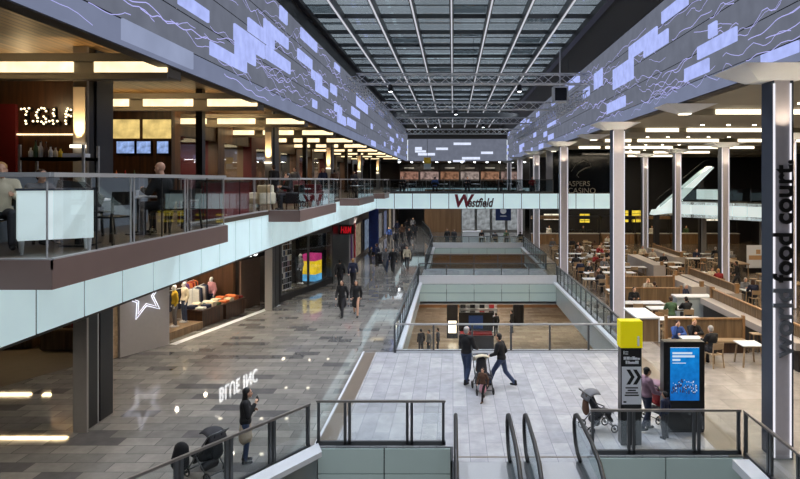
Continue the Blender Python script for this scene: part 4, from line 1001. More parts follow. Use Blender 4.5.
# ---- named pieces near the plaza
divider('long slatted wooden divider with a sloping looking white ledge, left of the lettered pillar', 11.8, 20.5, 28.3, .72, .98, 1.42, m_wood_o)
root = thing('service_counter', 'grey fronted white topped counter at the far end of the slatted divider', 'counter', (11.15, 28.9, 0))
MB().box(-.75, .9, -.3, .3, 0, .92).build('body', m_fascia, root); MB().box(-.8, .95, -.36, .36, .92, .99).build('worktop', m_white, root, bevel=.01)
divider('second slatted divider, behind the first, with dark stools beyond', 13.8, 30.2, 36.2, .3, .85, 1.25, m_wood_o)
divider('third divider with a broad pale face in the middle of the food hall', 13.0, 38.7, 44.4, .2, 1.05, 1.2, m_wood_o, False)
divider('short pale faced divider between the second and third slatted dividers', 12.6, 31.5, 35.2, .2, .95, 1.15, m_wood_o, False)
divider('divider with pale ledge deep in the food hall, beside the third second-row pillar', 16.2, 44, 50, .4, .9, 1.2, m_wood_o)
bench('wooden booth bench facing the plaza behind the seated group by the ad screen', 8.05, 10.9, 23.2, -1, 1.2)
bench('long dark wooden bench behind the white topped food hall tables', 8.0, 11.0, 29.8, -1, 1.2)
bench('second long wooden bench further back, left of the pale dividers', 8.4, 12.0, 33.6, -1, 1.15)
root = thing('service_counter', 'white topped wooden counter box just behind the yellow totem head', 'counter', (7.72, 25.3, 0))
MB().box(-.42, .42, -.9, .9, 0, .9).build('body', m_wood_m, root); b = MB(); b.box(-.46, .46, -.95, .95, .9, .96); b.box(.42, .46, -.95, -.9, 0, .9); b.build('worktop', m_white, root)
def place(proto, x, y, rz=0, label=None, group=None): return dup(proto, (x, y, 0), rz, label, group)
tW = make_table('square white topped table with wooden legs on the plaza edge, right of the seated group', m_white); tW.location = (10.25, 21.35, 0)
place(tW, 8.55, 22.0, 0, 'white topped table in front of the booth bench, with two people at it')
tL = make_table('long white topped table with wooden legs behind the booth bench', m_white, 1.9, .7); tL.location = (9.2, 25.2, 0)
place(tL, 9.6, 27.3, 0, 'long white topped table, second behind the booth bench')
place(tL, 8.75, 28.5, 0, 'long white topped table in front of the dark wooden bench')
cO = make_chair('orange oak chair beside the white topped counter box', m_wood_o); cO.location = (8.45, 25.6, 0); cO.rotation_euler = (0, 0, 2.2)
cL = make_chair('pale wooden chair under the man in black beside the ad screen', m_wood_l); cL.location = (8.95, 21.15, 0); cL.rotation_euler = (0, 0, .3)
st = make_stool('tall wooden stool at the end of the booth bench near the lettered pillar', .78); st.location = (11.1, 22.6, 0)
for i, (x, y, r, l) in enumerate(((11.3, 30.25, math.radians(220), 'wooden chair under the white haired person in navy'), (8.5, 24.55, 0, 'pale wooden chair at the near side of the long table, left one'), (9.3, 24.5, .1, 'pale wooden chair at the near side of the long table, middle one'), (10.1, 24.55, 0, 'pale wooden chair at the near side of the long table, right one'),
     (9.0, 26.6, 0, 'wooden chair at the second long table, left one'), (10.1, 26.6, 0, 'wooden chair at the second long table, right one'), (8.3, 27.85, 0, 'wooden chair at the table before the dark bench'))):
    place(cL, x, y, r, l)
person('man in black seated on a pale chair, back turned, right of the ad screen', 'sit', (8.95, 21.2), 20, 'black', 'charcoal', 'grey', h=1.76)
person('person in black at the booth table resting the head on a hand', 'think', (8.85, 22.78), A, 'black', 'charcoal', 'fair', h=1.72)
person('person in blue at the booth table behind the ad screen', 'think', (8.25, 22.78), A, 'blue', 'charcoal', 'brown', h=1.64)
person('white haired person in a navy jumper at the pale counter', 'sit', (11.3, 30.2), A+40, 'navy', 'charcoal', 'white', h=1.7)
person('dark dressed person at the table left of the dark bench', 'sit', (8.6, 29.35), A, 'black', 'charcoal', 'black', h=1.7)
person('person in grey green at the second long table', 'sit', (9.5, 26.75), 0, 'green', 'charcoal', 'brown', h=1.7)
person('person in black bent over the second long table', 'think', (10.2, 26.75), 0, 'black', 'charcoal', 'black', h=1.7)
person('dark dressed man standing by the stools left of the lettered pillar', 'stride', fl(738, 291), 60, 'black', 'charcoal', 'black', h=1.75)
# ---- rows of tables and chairs
gT = 'rows of food hall tables'; gC = 'chairs in the rows of food hall tables'; gP = 'diners in the rows of food hall tables'
tD = make_table('square oak topped table on the plaza edge, behind the white topped one', m_wood_l); tD.location = (10.3, 24.4, 0)
rr = random.Random(21)
rows = [31.6, 35.4, 37.6, 40, 42.4, 44.8, 47.4, 50, 53, 56]
tops = ['white', 'black', 'beige', 'navy', 'grey', 'charcoal', 'brown', 'red', 'cream', 'black']
small_chair = None
cnt = 0
for ri, Y in enumerate(rows):
    xs = [8.4, 10.2, 15.2, 17.6, 19.6] if ri < 3 else ([8.3, 9.9, 11.5, 14.6, 17.9, 20] if ri < 7 else [8.6, 10.4, 12.2, 14.0, 17.8, 20.2])
    for ti, X in enumerate(xs):
        X2 = X+rr.uniform(-.15, .15); y = Y+rr.uniform(-.2, .2)
        if ti < 4 and any(abs(X2-dx_) < 1.0 and a-.8 < y < c+.8 for dx_, a, c in ((13.8,30.2,36.2),(13.0,38.7,44.4),(12.6,31.5,35.2),(16.2,44,50))): continue
        if (X2 < 10 and abs(y-55.4) < 1.2) or (X2 > 15.8 and Y > 49) or any(abs(X2-hx) < 1.9 and a-1.2 < y < c+1.2 for hx, a, c in ((17.9,31.6,35.6),(18.6,39.4,43),(20.9,42.5,42.6))): continue
        if abs(X2-16.9) < .8 and min(abs(y-q) for q in (30.6, 38, 46, 53.8)) < 1.3: continue
        where = '%s from atrium, %s row back' % (ORD[ti], ORD[ri])
        tp = place((tW, tD, tW, tL)[(ri*3+ti) % 4], X2, y, 0, 'food hall table, '+where, gT)
        for side, sy in (('near', -1), ('far', 1)):
            if rr.random() < .9:
                cx, cy = X2+rr.uniform(-.06, .06), y+sy*.62
                place(cL if (ri+ti) % 3 else cO, cx, cy, 0 if sy < 0 else math.pi, 'wooden chair on the %s side of the table %s' % (side, where), gC)
                if rr.random() < .5:
                    person('seated diner in %s, %s side of table %s' % (tops[cnt % 10], side, where), 'sit' if rr.random() < .6 else 'think', (cx, cy), (0 if sy < 0 else A), tops[cnt % 10], 'charcoal', ('black', 'brown', 'fair', 'brown', 'grey')[cnt % 5], cnt % 3 == 0, 1.66+.03*(cnt % 4), group=gP, skin=m_skin_d if cnt % 5 == 0 else None); cnt += 1
# long high tables with stools on the right
for i, (x, y0, y1, l) in enumerate(((17.9, 31.6, 35.6, 'long high wooden table in front of the second second-row pillar, with stools'), (19.8, 24, 28.2, 'long high table beside the lettered pillar at the right edge'), (18.6, 39.4, 43.0, 'long high wooden table right of the white gallery pillar'))):
    root = thing('high_table', l, 'table', (x, (y0+y1)/2, 0)); L = (y1-y0)/2
    MB().box(-.4, .4, -L, L, .98, 1.04).build('tabletop', m_wood_l, root, bevel=.01)
    for sx in (-1, 1):
        for sy in (-1, 0, 1): MB().box(sx*.32-.03, sx*.32+.03, sy*(L-.1)-.03, sy*(L-.1)+.03, 0, .98).build('leg', m_wood_m, root)
    for k in range(5):
        dup(st, (x-.75, y0+.4+k*(y1-y0-.8)/4, 0), 0, 'stool at the %s, %s from near end' % (('high table before the white gallery', 'high table beside the lettered pillar', 'farther high table')[i], ORD[k]), 'stools at the long high tables')
person('person in a white top at the high table by the second second-row pillar', 'stand', (18.6, 34.2), 90, 'white', 'charcoal', 'fair', h=1.62)
person('person in dark red standing at the high table by the lettered pillar', 'stand', (20.6, 26.4), 90, 'red', 'charcoal', 'brown', h=1.7)
# poster stand, food stalls, menu boards
root = thing('poster_stand', 'pale framed poster stand on the food hall floor left of the lettered pillar', 'stand', (20.9, 42.5, 0))
MB().box(-.62, .62, -.02, .06, .35, 1.9).build('poster', m_signw, root); b = MB(); b.box(-.5, .45, -.03, -.021, .9, 1.2); b.box(.0, .3, -.03, -.021, 1.3, 1.6); b.build('poster_print', mat('poster_tan', rgb(190, 150, 110), .6), root); MB().box(-.75, .75, -.2, .3, 0, .34).build('base', m_black, root)
b = MB(); b.box(8, 42, 64, 64.3, 0, 9); struct('wall_food_hall', b, m_darkwall)
b = MB(); b.box(31, 31.3, 15, 64, 0, 9); struct('wall_food_hall', b, m_darkwall)
m_menu = emit('menu_yellow', rgb(214, 186, 60), 1.3, .3, 4); m_menuw = emit('menu_white', rgb(236, 226, 200), 1.2, .4, 5)
for i, (x, z, w, h, m, l) in enumerate(((17.3, 2.05, 1.6, 1.2, m_menu, 'yellow lit menu board behind the second atrium pillar'), (19.3, 2.05, 1.6, 1.2, m_menu, 'yellow lit menu board right of the first one'), (13.6, 2.0, 1.0, .9, m_menu, 'yellow lit menu board left of the second atrium pillar'),
       (22.2, 2.8, 2.6, .16, m_menuw, 'thin white lit strip sign over a dark food stall'), (10.2, 2.3, 1.6, .6, m_menuw, 'pale lit menu board deep behind the left food hall tables'), (27.0, 2.2, 2.2, .7, m_menuw, 'pale lit menu board at the right back of the food hall'))):
    root = thing('menu_board', l, 'menu board', (x, 63.6, z)); MB().box(-w/2, w/2, 0, .06, 0, h).build('lit_panel', m, root)
    b = MB(); b.box(-w/2-.05, w/2+.05, .06, .14, -.05, h+.05)
    for k in range(1, 4): b.box(-w/2, w/2, -.02, -.001, h*k/4-.02, h*k/4+.02)
    b.box(-.02, .02, -.02, -.001, 0, h); b.build('frame', m_black, root); MB().box(-.05, .05, .14, .4, 0, h).build('bracket', m_black, root)
for i, x in enumerate((9.5, 13, 16.5, 20, 23.5, 27)):
    root = thing('food_stall', 'dark food stall counter along the back of the food hall, %s from the atrium' % ORD[i], 'counter', (x, 61.5, 0), 0, 'food stall counters')
    MB().box(-1.6, 1.6, 0, .8, 0, 1.0).build('counter', mat('stall_front', rgb(96, 74, 54), .5) if i % 2 else m_wood_o, root); MB().box(-1.65, 1.65, -.06, .86, 1.0, 1.06).build('worktop', m_steel_l, root); MB().box(-1.5, 1.5, 0, .03, 1.06, 1.5).build('sneeze_guard', m_glass_d, root)
    MB().box(-1.65, 1.65, -.2, .7, 2.5, 2.8).build('canopy', m_wood_o if i % 3 == 0 else m_darkwall, root); b = MB(); b.box(-1.65,-1.58,.5,.58,1.06,2.5); b.box(1.58,1.65,.5,.58,1.06,2.5); b.build('canopy_post', m_steel_d, root)
    lamp_area((x, 61.6, 2.46), 2.4, .3, 25, WARM)
    person('stall worker in %s behind the food stall counter, %s from the atrium' % (('white', 'black', 'red', 'white', 'green', 'black')[i], ORD[i]), 'stand', (x+.3, 62.9), A, ('white', 'black', 'red', 'white', 'green', 'black')[i], 'black', 'black', group='stall workers')
# white gallery with escalator on the right
root = thing('glass_gallery', 'white lit glass fronted gallery at the right of the food hall', 'gallery', (17.7, 48.4, 3.5))
q = Vector((4.0, -5.2, 0)); e1 = Vector((0, 0, 0)); dn = q.normalized(); nn = Vector((-dn.y, dn.x, 0))
def slabv(mb, p0, p1, z0, z1, th, m=0):
    a = Vector((p0.x, p0.y, 0)); c = Vector((p1.x, p1.y, 0)); d = (c-a).normalized(); n2 = Vector((-d.y, d.x, 0))*th
    mb.add([a+Vector((0,0,z0)), c+Vector((0,0,z0)), c+n2+Vector((0,0,z0)), a+n2+Vector((0,0,z0)), a+Vector((0,0,z1)), c+Vector((0,0,z1)), c+n2+Vector((0,0,z1)), a+n2+Vector((0,0,z1))], [(0,3,2,1),(4,5,6,7),(0,1,5,4),(1,2,6,5),(2,3,7,6),(3,0,4,7)], m)
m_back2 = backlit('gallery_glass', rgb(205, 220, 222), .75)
b = MB()
for k in range(6): slabv(b, q*(k/6)+dn*.02, q*((k+1)/6)-dn*.02, 0, 1.2, .06)
b.build('lit_fascia', m_back2, root)
b = MB(); slabv(b, e1, q, .0, .25, 4); slabv(b, e1, q, 1.0, 1.19, 4); b.build('deck', m_ceil_d, root)
b = MB(); slabv(b, Vector((0,0,0))+nn*.2, q+nn*.2, 1.2, 2.3, .03); b.build('glass_balustrade', m_glass_g, root)
b = MB(); slabv(b, q*.0+nn*2.6, q*.34+nn*2.6, 1.35, 2.15, .06); b.build('rear_fascia', m_back2, root)
for k in (0.15, .85):
    v = q*k+nn*2; b = MB(); b.box(v.x-.15, v.x+.15, v.y-.15, v.y+.15, -3.5, 0); b.build('support_post', m_colgrey, root)
root = thing('escalator', 'white sided escalator sloping up to the right behind the second-row pillars', 'escalator', (16.8, 50.0, 0))
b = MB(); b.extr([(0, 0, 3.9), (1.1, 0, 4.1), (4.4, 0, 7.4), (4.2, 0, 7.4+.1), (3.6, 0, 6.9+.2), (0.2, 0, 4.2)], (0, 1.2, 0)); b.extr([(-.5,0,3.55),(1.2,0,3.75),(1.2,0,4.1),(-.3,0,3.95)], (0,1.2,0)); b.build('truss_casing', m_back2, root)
b = MB(); b.extr([(0, 0, 4.2), (3.6, 0, 7.1), (3.6, 0, 7.9), (0, 0, 5.0)], (0, .03, 0)); b.build('glass_balustrade', m_glass_g, root)
MB().tube([(-.3, 0.02, 4.8), (0, .02, 5.03), (3.6, .02, 7.93), (4.0, .02, 8.0)], .05, 6).build('handrail', m_rubber, root); b = MB(); b.box(-.3, .1, .4, .8, 0, 3.9); b.box(3.4, 3.7, .4, .8, 0, 6.5); b.build('support_post', m_darkwall, root)
# ================================================================ level one shopfronts, left
class Fr:
    """plan frame along a shopfront: u runs along the front, v goes into the shop"""
    def __init__(s, p0, p1):
        s.o = Vector((*p0, 0)); d = Vector((*p1, 0))-s.o; s.L = d.length; d.normalize(); s.a = math.atan2(d.y, d.x); s.d = d; s.n = Vector((-d.y, d.x, 0))
    def p(s, u, v=0, z=0): q = s.o+s.d*u+s.n*v; return (q.x, q.y, z)
    def box(s, mb, u0, u1, v0, v1, z0, z1, m=0):
        c = s.p((u0+u1)/2, (v0+v1)/2, (z0+z1)/2); return mb.cb(*c, u1-u0, v1-v0, z1-z0, m, s.a)
b = MB(); b.box(-34, -33.8, -3, 88, 0, ZC1); struct('wall_left', b, m_darkwall)
# far left: open shop with a dark carpet under warm trough lights
b = MB(); b.prism([(-33.7, 6), (-22, 13.6), (-13.95, 19.1), (-12.55, 22.3), (-12.55, 31.9), (-33.7, 31.9)], 0, .005); struct('floor', b, mat('shop_carpet', rgb(74, 60, 48), .7, 0, .2, 3))
b = MB(); b.box(-33.8, -16.6, 32, 32.2, 0, ZC1-.005); struct('wall_shop', b, wood('brown_shop_wall', rgb(72, 54, 38), rgb(98, 74, 52), 'X', .6))
for k, (x, y) in enumerate(((-14.7, 23.6), (-16.9, 23.9), (-19.2, 24.0))):
    root = thing('display_table', 'brown display table in the far left shop, %s from the pillar' % ORD[k], 'table', (x, y, 0), 0, 'display tables in the far left shop')
    MB().box(-.9, .9, -.45, .45, .72, .78).build('tabletop', m_wood_l, root); MB().box(-.84, .84, -.4, .4, 0, .72).build('base', m_wood_m, root)
    for q in range(5):
        o = MB().box(-.13, .13, -.2, .2, 0, .2+.05*(q % 2)).build('shelf_box', CL[('orange', 'cream', 'brown', 'red', 'white')[q]], bevel=.01); o.location = (x-.68+.34*q, y, .781); tag(o, 'small box on the %s display table of the far left shop' % ORD[k], 'box', 'boxes on the far left display tables')
# star wall
f1 = Fr((-12.0, 22.2), (-11.05, 24.0))
b = MB(); f1.box(b, 0, f1.L, 0, .5, 0, ZC1-.005); struct('wall_star', b, mat('grey_star_wall', rgb(168, 164, 164), .5, 0, .05))
b = MB(); f1.box(b, -.5, -.02, .1, .5, 0, ZC1-.01); struct(trim(), b, m_wood_l)
root = thing('neon_sign', 'white neon star sign on the grey wall beside the clothes shop', 'sign', f1.p(f1.L*.46, -.04, 2.05), f1.a)
def star(r, r2=.42, rot=.2): return [((r if i % 2 == 0 else r*r2)*math.cos(math.pi/2+rot+i*math.pi/5), 0, (r if i % 2 == 0 else r*r2)*math.sin(math.pi/2+rot+i*math.pi/5)) for i in range(10)]
m_neon = emit('neon_white', rgb(240, 240, 255), 2.2)
MB().tube([(x, -.02, z) for x, _, z in star(.86)], .014, 6, closed=True).build('outer_tube', m_neon, root); MB().tube([(x, -.02, z) for x, _, z in star(.66)], .011, 6, closed=True).build('inner_tube', m_neon, root)
b = MB(); 
for x, _, z in star(.76)[::2]: b.tube([(x, -.02, z), (x, .05, z)], .012, 5)
b.build('bracket', m_steel, root)
# clothes shop
f2 = Fr((-11.05, 24.0), (-9.1, 31.6))
b = MB(); f2.box(b, 0, f2.L, 5.1, 5.3, 0, ZC1-.005); f2.box(b, -.2, 0, .5, 5.5, 0, ZC1-.005); f2.box(b, f2.L-1.9, f2.L-1.7, 1.2, 5.6, 0, ZC1-.005); struct('wall_clothes_shop', b, wood('shop_back', rgb(58, 40, 28), rgb(88, 62, 44), 'Z', .8))
b = MB(); f2.box(b, 0, f2.L, 0, .3, 3.45, ZC1-.005); struct(trim(), b, m_black)
b = MB(); f2.box(b, f2.L-1.7, f2.L, .9, 1.0, 0, ZC1-.005); struct('wall_clothes_shop', b, mat('tan_panel', rgb(120, 98, 84), .6))
b = MB(); f2.box(b, 0, f2.L, -.3, .0, 0, .006); struct(trim(), b, m_kerb)
root = thing('shop_sign', 'white lit shop sign over the clothes shop, read only mirrored in the floor', 'sign', f2.p(3.1, -.03, 2.75), f2.a)
tb_ = text('lettering', 'BLUE INC', .9, emit('sign_white_glow', (1, 1, 1), 3.5), FACE, root, ext=.02, bold=.004, spacing=1.12); tb_.data.transform(Matrix.Scale(3.0/max(v.co.x for v in tb_.data.vertices), 4, (1, 0, 0)))
MB().box(-.1, 3.9, .022, .035, -.1, .75).build('backing', m_black, root)
m_gl = m_shopfloor = None
plat = MB(); f2.box(plat, .4, 2.58, .4, 1.5, 0, .3); struct(trim(), plat, m_wood_m)
def mannequin(label, pos, face, top, legs, z=0.):
    j = POSES['stand']; o = thing('mannequin', label, 'mannequin', (pos[0], pos[1], z), face)
    put('figure', cached(('body', 'stand'), lambda: body_mesh(j, 'person_body')), m_white, o)
    put('jacket', cached(('top', 'stand', False), lambda: top_mesh(j, 'jacket', .022, 0)), CL[top], o); put('trousers', cached(('legs', 'stand'), lambda: leg_mesh(j, 'trousers')), CL[legs], o)
    MB().lathe([(.2, 0), (.2, .015), (.03, .03), (.03, .07)], 0, .03, 0, 14).build('base', m_steel_l, o)
    return o
mannequin('mannequin in a yellow jacket in the clothes shop window', f2.p(1.5, .95), 2.2, 'yellow', 'grey', .3)
mannequin('mannequin in a dark jacket left of the yellow one in the shop window', f2.p(.8, 1.05), 2.0, 'charcoal', 'black', .3)
mannequin('mannequin in a cream top right of the yellow one in the shop window', f2.p(2.3, 1.1), 2.4, 'cream', 'denim', .3)
mannequin('mannequin in purple at the back of the clothes shop', f2.p(4.7, 2.9), 2.4, 'purple', 'charcoal')
mannequin('mannequin in pale pink near the tan panel of the clothes shop', f2.p(5.4, 2.0), 2.6, 'pink', 'denim')
def rail_of_clothes(label, pos, rz, cols, L=1.5, H=1.45):
    short = label.split(' in the ')[0].split(' beside ')[0].split(' deep ')[0].split(' behind ')[0]
    root = thing('clothes_rack', label, 'rack', pos, rz)
    b = MB()
    for s in (-1, 1): b.tube([(s*L/2, 0, 0.02), (s*L/2, 0, H)], .018, 6); b.tube([(s*L/2, -.25, .02), (s*L/2, .25, .02)], .018, 6)
    b.tube([(-L/2, 0, H), (L/2, 0, H)], .018, 6); b.build('frame', m_steel_l, root)
    n = 9
    me = cached('garment', lambda: MB().add([(.0,-.24,-.06),(.05,-.24,-.06),(.05,.24,-.06),(0,.24,-.06),(-.01,-.28,-.85),(.07,-.28,-.85),(.07,.28,-.85),(-.01,.28,-.85),(.02,-.05,.0),(.03,-.05,0),(.03,.05,0),(.02,.05,0)], [(4,7,6,5),(0,1,5,4),(1,2,6,5),(2,3,7,6),(3,0,4,7),(8,9,10,11),(0,8,11,3),(1,2,10,9),(0,1,9,8),(2,3,11,10)]).mesh('garment'))
    c = root.matrix_basis
    for k in range(n):
        dummy(me, CL['black']); o = bpy.data.objects.new('hanging_garment', me); COL.objects.link(o); setmat(o, CL[cols[k % len(cols)]])
        q = Matrix.Translation(pos) @ Matrix.Rotation(rz, 4, 'Z') @ Vector((-L/2+.1+k*(L-.25)/(n-1), 0, H-.005)); o.location = q; o.rotation_euler = (0, 0, rz)
        tag(o, '%s garment hanging on the %s' % (cols[k % len(cols)], short), 'garment', 'garments on the %s' % short)
    return root
rail_of_clothes('clothes rack of dark garments in the clothes shop', f2.p(3.0, 2.4), f2.a, ('black', 'charcoal', 'navy', 'black'))
rail_of_clothes('clothes rack of white and blue garments beside the folded stacks', f2.p(4.4, 2.0), f2.a+.3, ('white', 'grey', 'denim', 'navy', 'white'))
rail_of_clothes('clothes rack of orange and red garments deep in the clothes shop', f2.p(6.3-.4, 3.4), f2.a+.2, ('orange', 'red', 'orange', 'brown'))
rail_of_clothes('clothes rack of green and brown garments behind the window mannequins', f2.p(1.6, 3.2), f2.a, ('green', 'brown', 'black', 'cream'))
def stack_table(label, pos, rz, cols):
    short = 'entrance table' if 'shop entrance' in label else 'second table'
    root = thing('display_table', label, 'table', pos, rz)
    MB().box(-.8, .8, -.5, .5, .68, .74).build('tabletop', m_wood_d, root); MB().box(-.74, .74, -.44, .44, .0, .68).build('base', m_wood_d, root)
    for i in range(4):
        for jx in range(2):
            q = Matrix.Translation(pos) @ Matrix.Rotation(rz, 4, 'Z') @ Vector((-.55+.36*i, -.22+.44*jx, .741)); h = .1+.05*((i+jx) % 3)
            o = MB().box(-.15, .15, -.19, .19, 0, h).build('folded_stack', CL[cols[(i+jx) % len(cols)]], bevel=.03); o.location = q; o.rotation_euler = (0, 0, rz)
            tag(o, '%s folded clothes on the %s of the clothes shop' % (cols[(i+jx) % len(cols)], short), 'clothes', 'folded clothes on the %s' % short)
stack_table('dark table of orange folded clothes at the clothes shop entrance', f2.p(5.05, .9), f2.a, ('orange', 'cream', 'orange', 'red'))
stack_table('dark table of folded clothes behind the entrance table', f2.p(3.43, .95), f2.a, ('white', 'navy', 'cream', 'green'))
for u in (1.2, 3.2, 5.2, 6.6): lamp_spot(f2.p(u, 2.2, 3.9), f2.p(u, 2.0, 0), 420, WARMW, 150, .06, .8, 'shop_lamp')
lamp_spot(f2.p(1.6, .6, 3.4), f2.p(1.6, 1.0, 0), 260, WARMW, 140, .06, .8, 'shop_lamp')
# window shop
f3 = Fr((-9.0, 32.2), (-7.5, 38.3))
b = MB(); f3.box(b, 0, f3.L, 2.5, 2.7, 0, ZC1-.005); f3.box(b, -.15, 0, 0, 2.5, 0, ZC1-.005); f3.box(b, 0, f3.L, 0, .25, 3.2, ZC1-.005); f3.box(b, 0, f3.L, 0, .3, 0, .35); struct('wall_window_shop', b, m_darkwall)
b = MB(); f3.box(b, 0, f3.L, .02, .04, .35, 3.2); struct('window_2', b, m_glass_d)
b = MB()
for u in (0.05, f3.L*.5, f3.L-.05): f3.box(b, u-.04, u+.04, -.02, .1, .35, 3.2)
struct(trim(), b, m_steel)
root = thing('photo_collage', 'tall panel of many small photos in the shop window left of the coloured cube', 'display', f3.p(1.35, .5, .4), f3.a)
MB().box(-.7, .7, 0, .06, 0, 2.8).build('panel', m_signw, root)
rr = random.Random(9); cm = [CL[k] for k in ('black', 'grey', 'white', 'brown', 'denim', 'cream', 'charcoal', 'mauve')]
for i in range(6):
    for k in range(9): MB().box(-.68+.23*i, -.68+.23*i+.2, -.012, -.001, .05+.305*k, .05+.305*k+.27).build('photo', rr.choice(cm), root)
root = thing('display_cube', 'lit display block banded magenta, yellow and blue in the shop window', 'display', f3.p(5.0, .6, .36), f3.a)
for z0, z1, n_, c in ((0, .4, 'blue_band', rgb(90, 170, 220)), (.4, 1.2, 'yellow_band', rgb(236, 200, 40)), (1.2, 1.6, 'magenta_band', rgb(176, 50, 110))): MB().box(-.5, .42, -.3, .5, z0, z1).build(n_, emit(n_, c, 1.0, .3, 2), root)
mannequin('mannequin in a grey coat left of the coloured display block', f3.p(3.7, .8), 2.2, 'grey', 'black', .36)
mannequin('mannequin in navy just right of the photo panel in the window', f3.p(2.7, 1.1), 2.2, 'navy', 'charcoal', .36)
lamp_area(f3.p(3, 1.2, 3.9), 2.5, .4, 90, WARMW)
# black fashion shop + further fronts
f4 = Fr((-7.5, 38.5), (-7.25, 43))
b = MB(); f4.box(b, 0, f4.L, 0, .4, 0, ZC1-.005); struct('wall_black_shop', b, m_black)
b = MB(); b.box(-7.6, -7.3, 43.2, 46.4, 0, ZC1-.005); struct('wall_pale_shop', b, mat('pale_grey_wall', rgb(150, 140, 138), .5))
for i, (x, Y, c, l) in enumerate(((-7.2, 44, 'purple', 'narrow purple banner on the pale concourse wall'), (-7.2, 45.4, 'red', 'narrow red banner right of the purple one'))):
    o = tag(recenter(MB().box(x-.08, x, Y-.2, Y+.2, .7, 3.2).build('banner', CL[c])), l, 'banner')
root = thing('blue_pillar', 'blue patterned advertising pillar on the far concourse', 'pillar', (-6.9, 53.5, 0)); MB().box(-.4, .4, -.1, .5, .15, ZC1-.01).build('body', mat('blue_print', rgb(36, 70, 160), .4, 0, .5, 5), root); MB().box(-.45, .45, -.15, .55, 0, .15).build('base', m_steel_d, root)
b = MB(); b.box(-9.5, -7.8, 46.4, 88, 0, ZC1-.005); struct('wall_far_shops', b, mat('far_shop_wall', rgb(112, 96, 84), .5))
for i in range(7):
    Y = 48.2+5*i; root = thing('shop_window', 'lit shop window on the far concourse, %s beyond the black shopfront' % ORD[i], 'shop window', (-7.72, Y+1.6, .3), math.pi/2, 'far shop windows')
    MB().box(-1.5, 1.5, -.04, 0, 0, 2.6).build('pane', emit('far_window_%d' % i, rgb(*((210,190,160), (170,190,220), (220,180,150), (190,190,190), (160,170,210), (220,200,170), (200,190,190))[i]), .28, .5, 3), root)
    b = MB(); b.box(-1.58, -1.5, -.08, .05, -.02, 2.68); b.box(1.5, 1.58, -.08, .05, -.02, 2.68); b.box(-1.5, 1.5, -.08, .05, 2.6, 2.68); b.build('frame', m_steel, root)
for k in (0, 2, 3, 4, 5): lamp_spot((-6.9, 46+7*k, ZC1-.06), (-5, 46+7*k, 0), 420, (1, .92, .84), 140, .05, .8, 'concourse_lamp')
# ================================================================ far end under the bridge
b = MB(); b.box(-3.5, 1.0, 76, 76.4, 0, ZC1+1.2); struct('wall_tan', b, wood('tan_back_wall', rgb(128, 96, 66), rgb(158, 124, 90), 'Z', .5))
b = MB(); b.box(1.0, 9, 77, 77.3, 0, 5.2); struct('wall_pale_back', b, mat('pale_back', rgb(150, 148, 144), .5))
for k in range(4):
    root = thing('shop_window', 'pale lit shop window behind the desks under the bridge, %s from the left' % ORD[k], 'shop window', (1.9+1.9*k, 76.9, .2), 0, 'windows behind the desks')
    MB().box(-.8, .8, 0, .06, 0, 3.0).build('pane', emit('desk_window_%d' % k, rgb(180, 186, 190), .5, .5, 2), root); b = MB(); b.box(-.86, -.8, -.04, .09, 0, 3.06); b.box(.8, .86, -.04, .09, 0, 3.06); b.box(-.8, .8, -.04, .09, 3.0, 3.06); b.build('frame', m_steel_d, root)
root = thing('reception_counter', 'white counter block under the right end of the lettering on the bridge', 'counter', (1.9, 62.5, 0)); MB().box(-.9, .9, 0, .8, 0, 1.15).build('front', m_white, root); MB().box(-.95, .95, -.05, .85, 1.15, 1.2).build('worktop', m_signw, root)
for i in range(4):
    x = 2.9+1.25*i; d_ = dup(tL, (x, 61.5, 0), math.pi/2, 'small white desk beyond the second opening, %s from the counter block' % ORD[i], 'white desks beyond the second opening'); d_.scale = (.6, 1, 1)
    person('person in %s seated at the %s white desk beyond the second opening' % (('black', 'charcoal', 'green', 'black')[i], ORD[i]), 'sit', (x, 60.6 if i % 2 else 62.5), 0 if i % 2 else A, ('black', 'charcoal', 'green', 'black')[i], 'charcoal', 'black')
    dup(cL, (x, 60.55 if i % 2 else 62.55, 0), 0 if i % 2 else math.pi, 'chair at the %s white desk beyond the second opening' % ORD[i])
for k in range(4): lamp_area((2+2*k-2, 66, 8.6), 1, 1, 90, (1, .95, .9), name='far_lamp')
# ================================================================ lower level furniture
kx, ky = 2.0, 47.5
root = thing('kiosk', 'white shelved kiosk on the lower floor below the far edge of the opening', 'kiosk', (kx, ky, Z0))
b = MB(); b.box(-1.5, 1.5, 0, 1.6, 0, 1.0); b.build('counter', m_signw, root)
b = MB(); b.box(-1.5, -1.42, 1.5, 1.6, 1.0, 2.9); b.box(1.42, 1.5, 1.5, 1.6, 1.0, 2.9); b.box(-1.5, 1.5, 1.5, 1.56, 1.0, 2.9)
for z in (1.5, 2.0, 2.5): b.box(-1.5, 1.5, 1.2, 1.6, z, z+.05)
b.build('shelf_unit', m_white, root); MB().box(-1.7, 1.7, -.2, 1.8, 2.9, 3.1).build('canopy', m_signw, root)
for k in range(12):
    z = (1.0, 1.55, 2.05)[k % 3]; x = -1.2+.75*(k//3)
    o = MB().box(-.2, .2, -.12, .12, 0, .3).build('goods_box', CL[('black', 'charcoal', 'red', 'black')[k % 4]]); o.location = (kx+x, ky+1.36, Z0+z+.002); tag(o, 'dark box of goods on the white lower floor kiosk', 'box', 'goods on the white kiosk')
root = thing('display_column', 'tall black display column left of the white kiosk on the lower floor', 'display', (-.05, 45.5, Z0)); MB().box(-.4, .4, 0, .6, 0, 3.6).build('body', m_black, root); MB().box(-.3, .3, -.03, -.001, .4, 1.3).build('screen', m_litw, root)
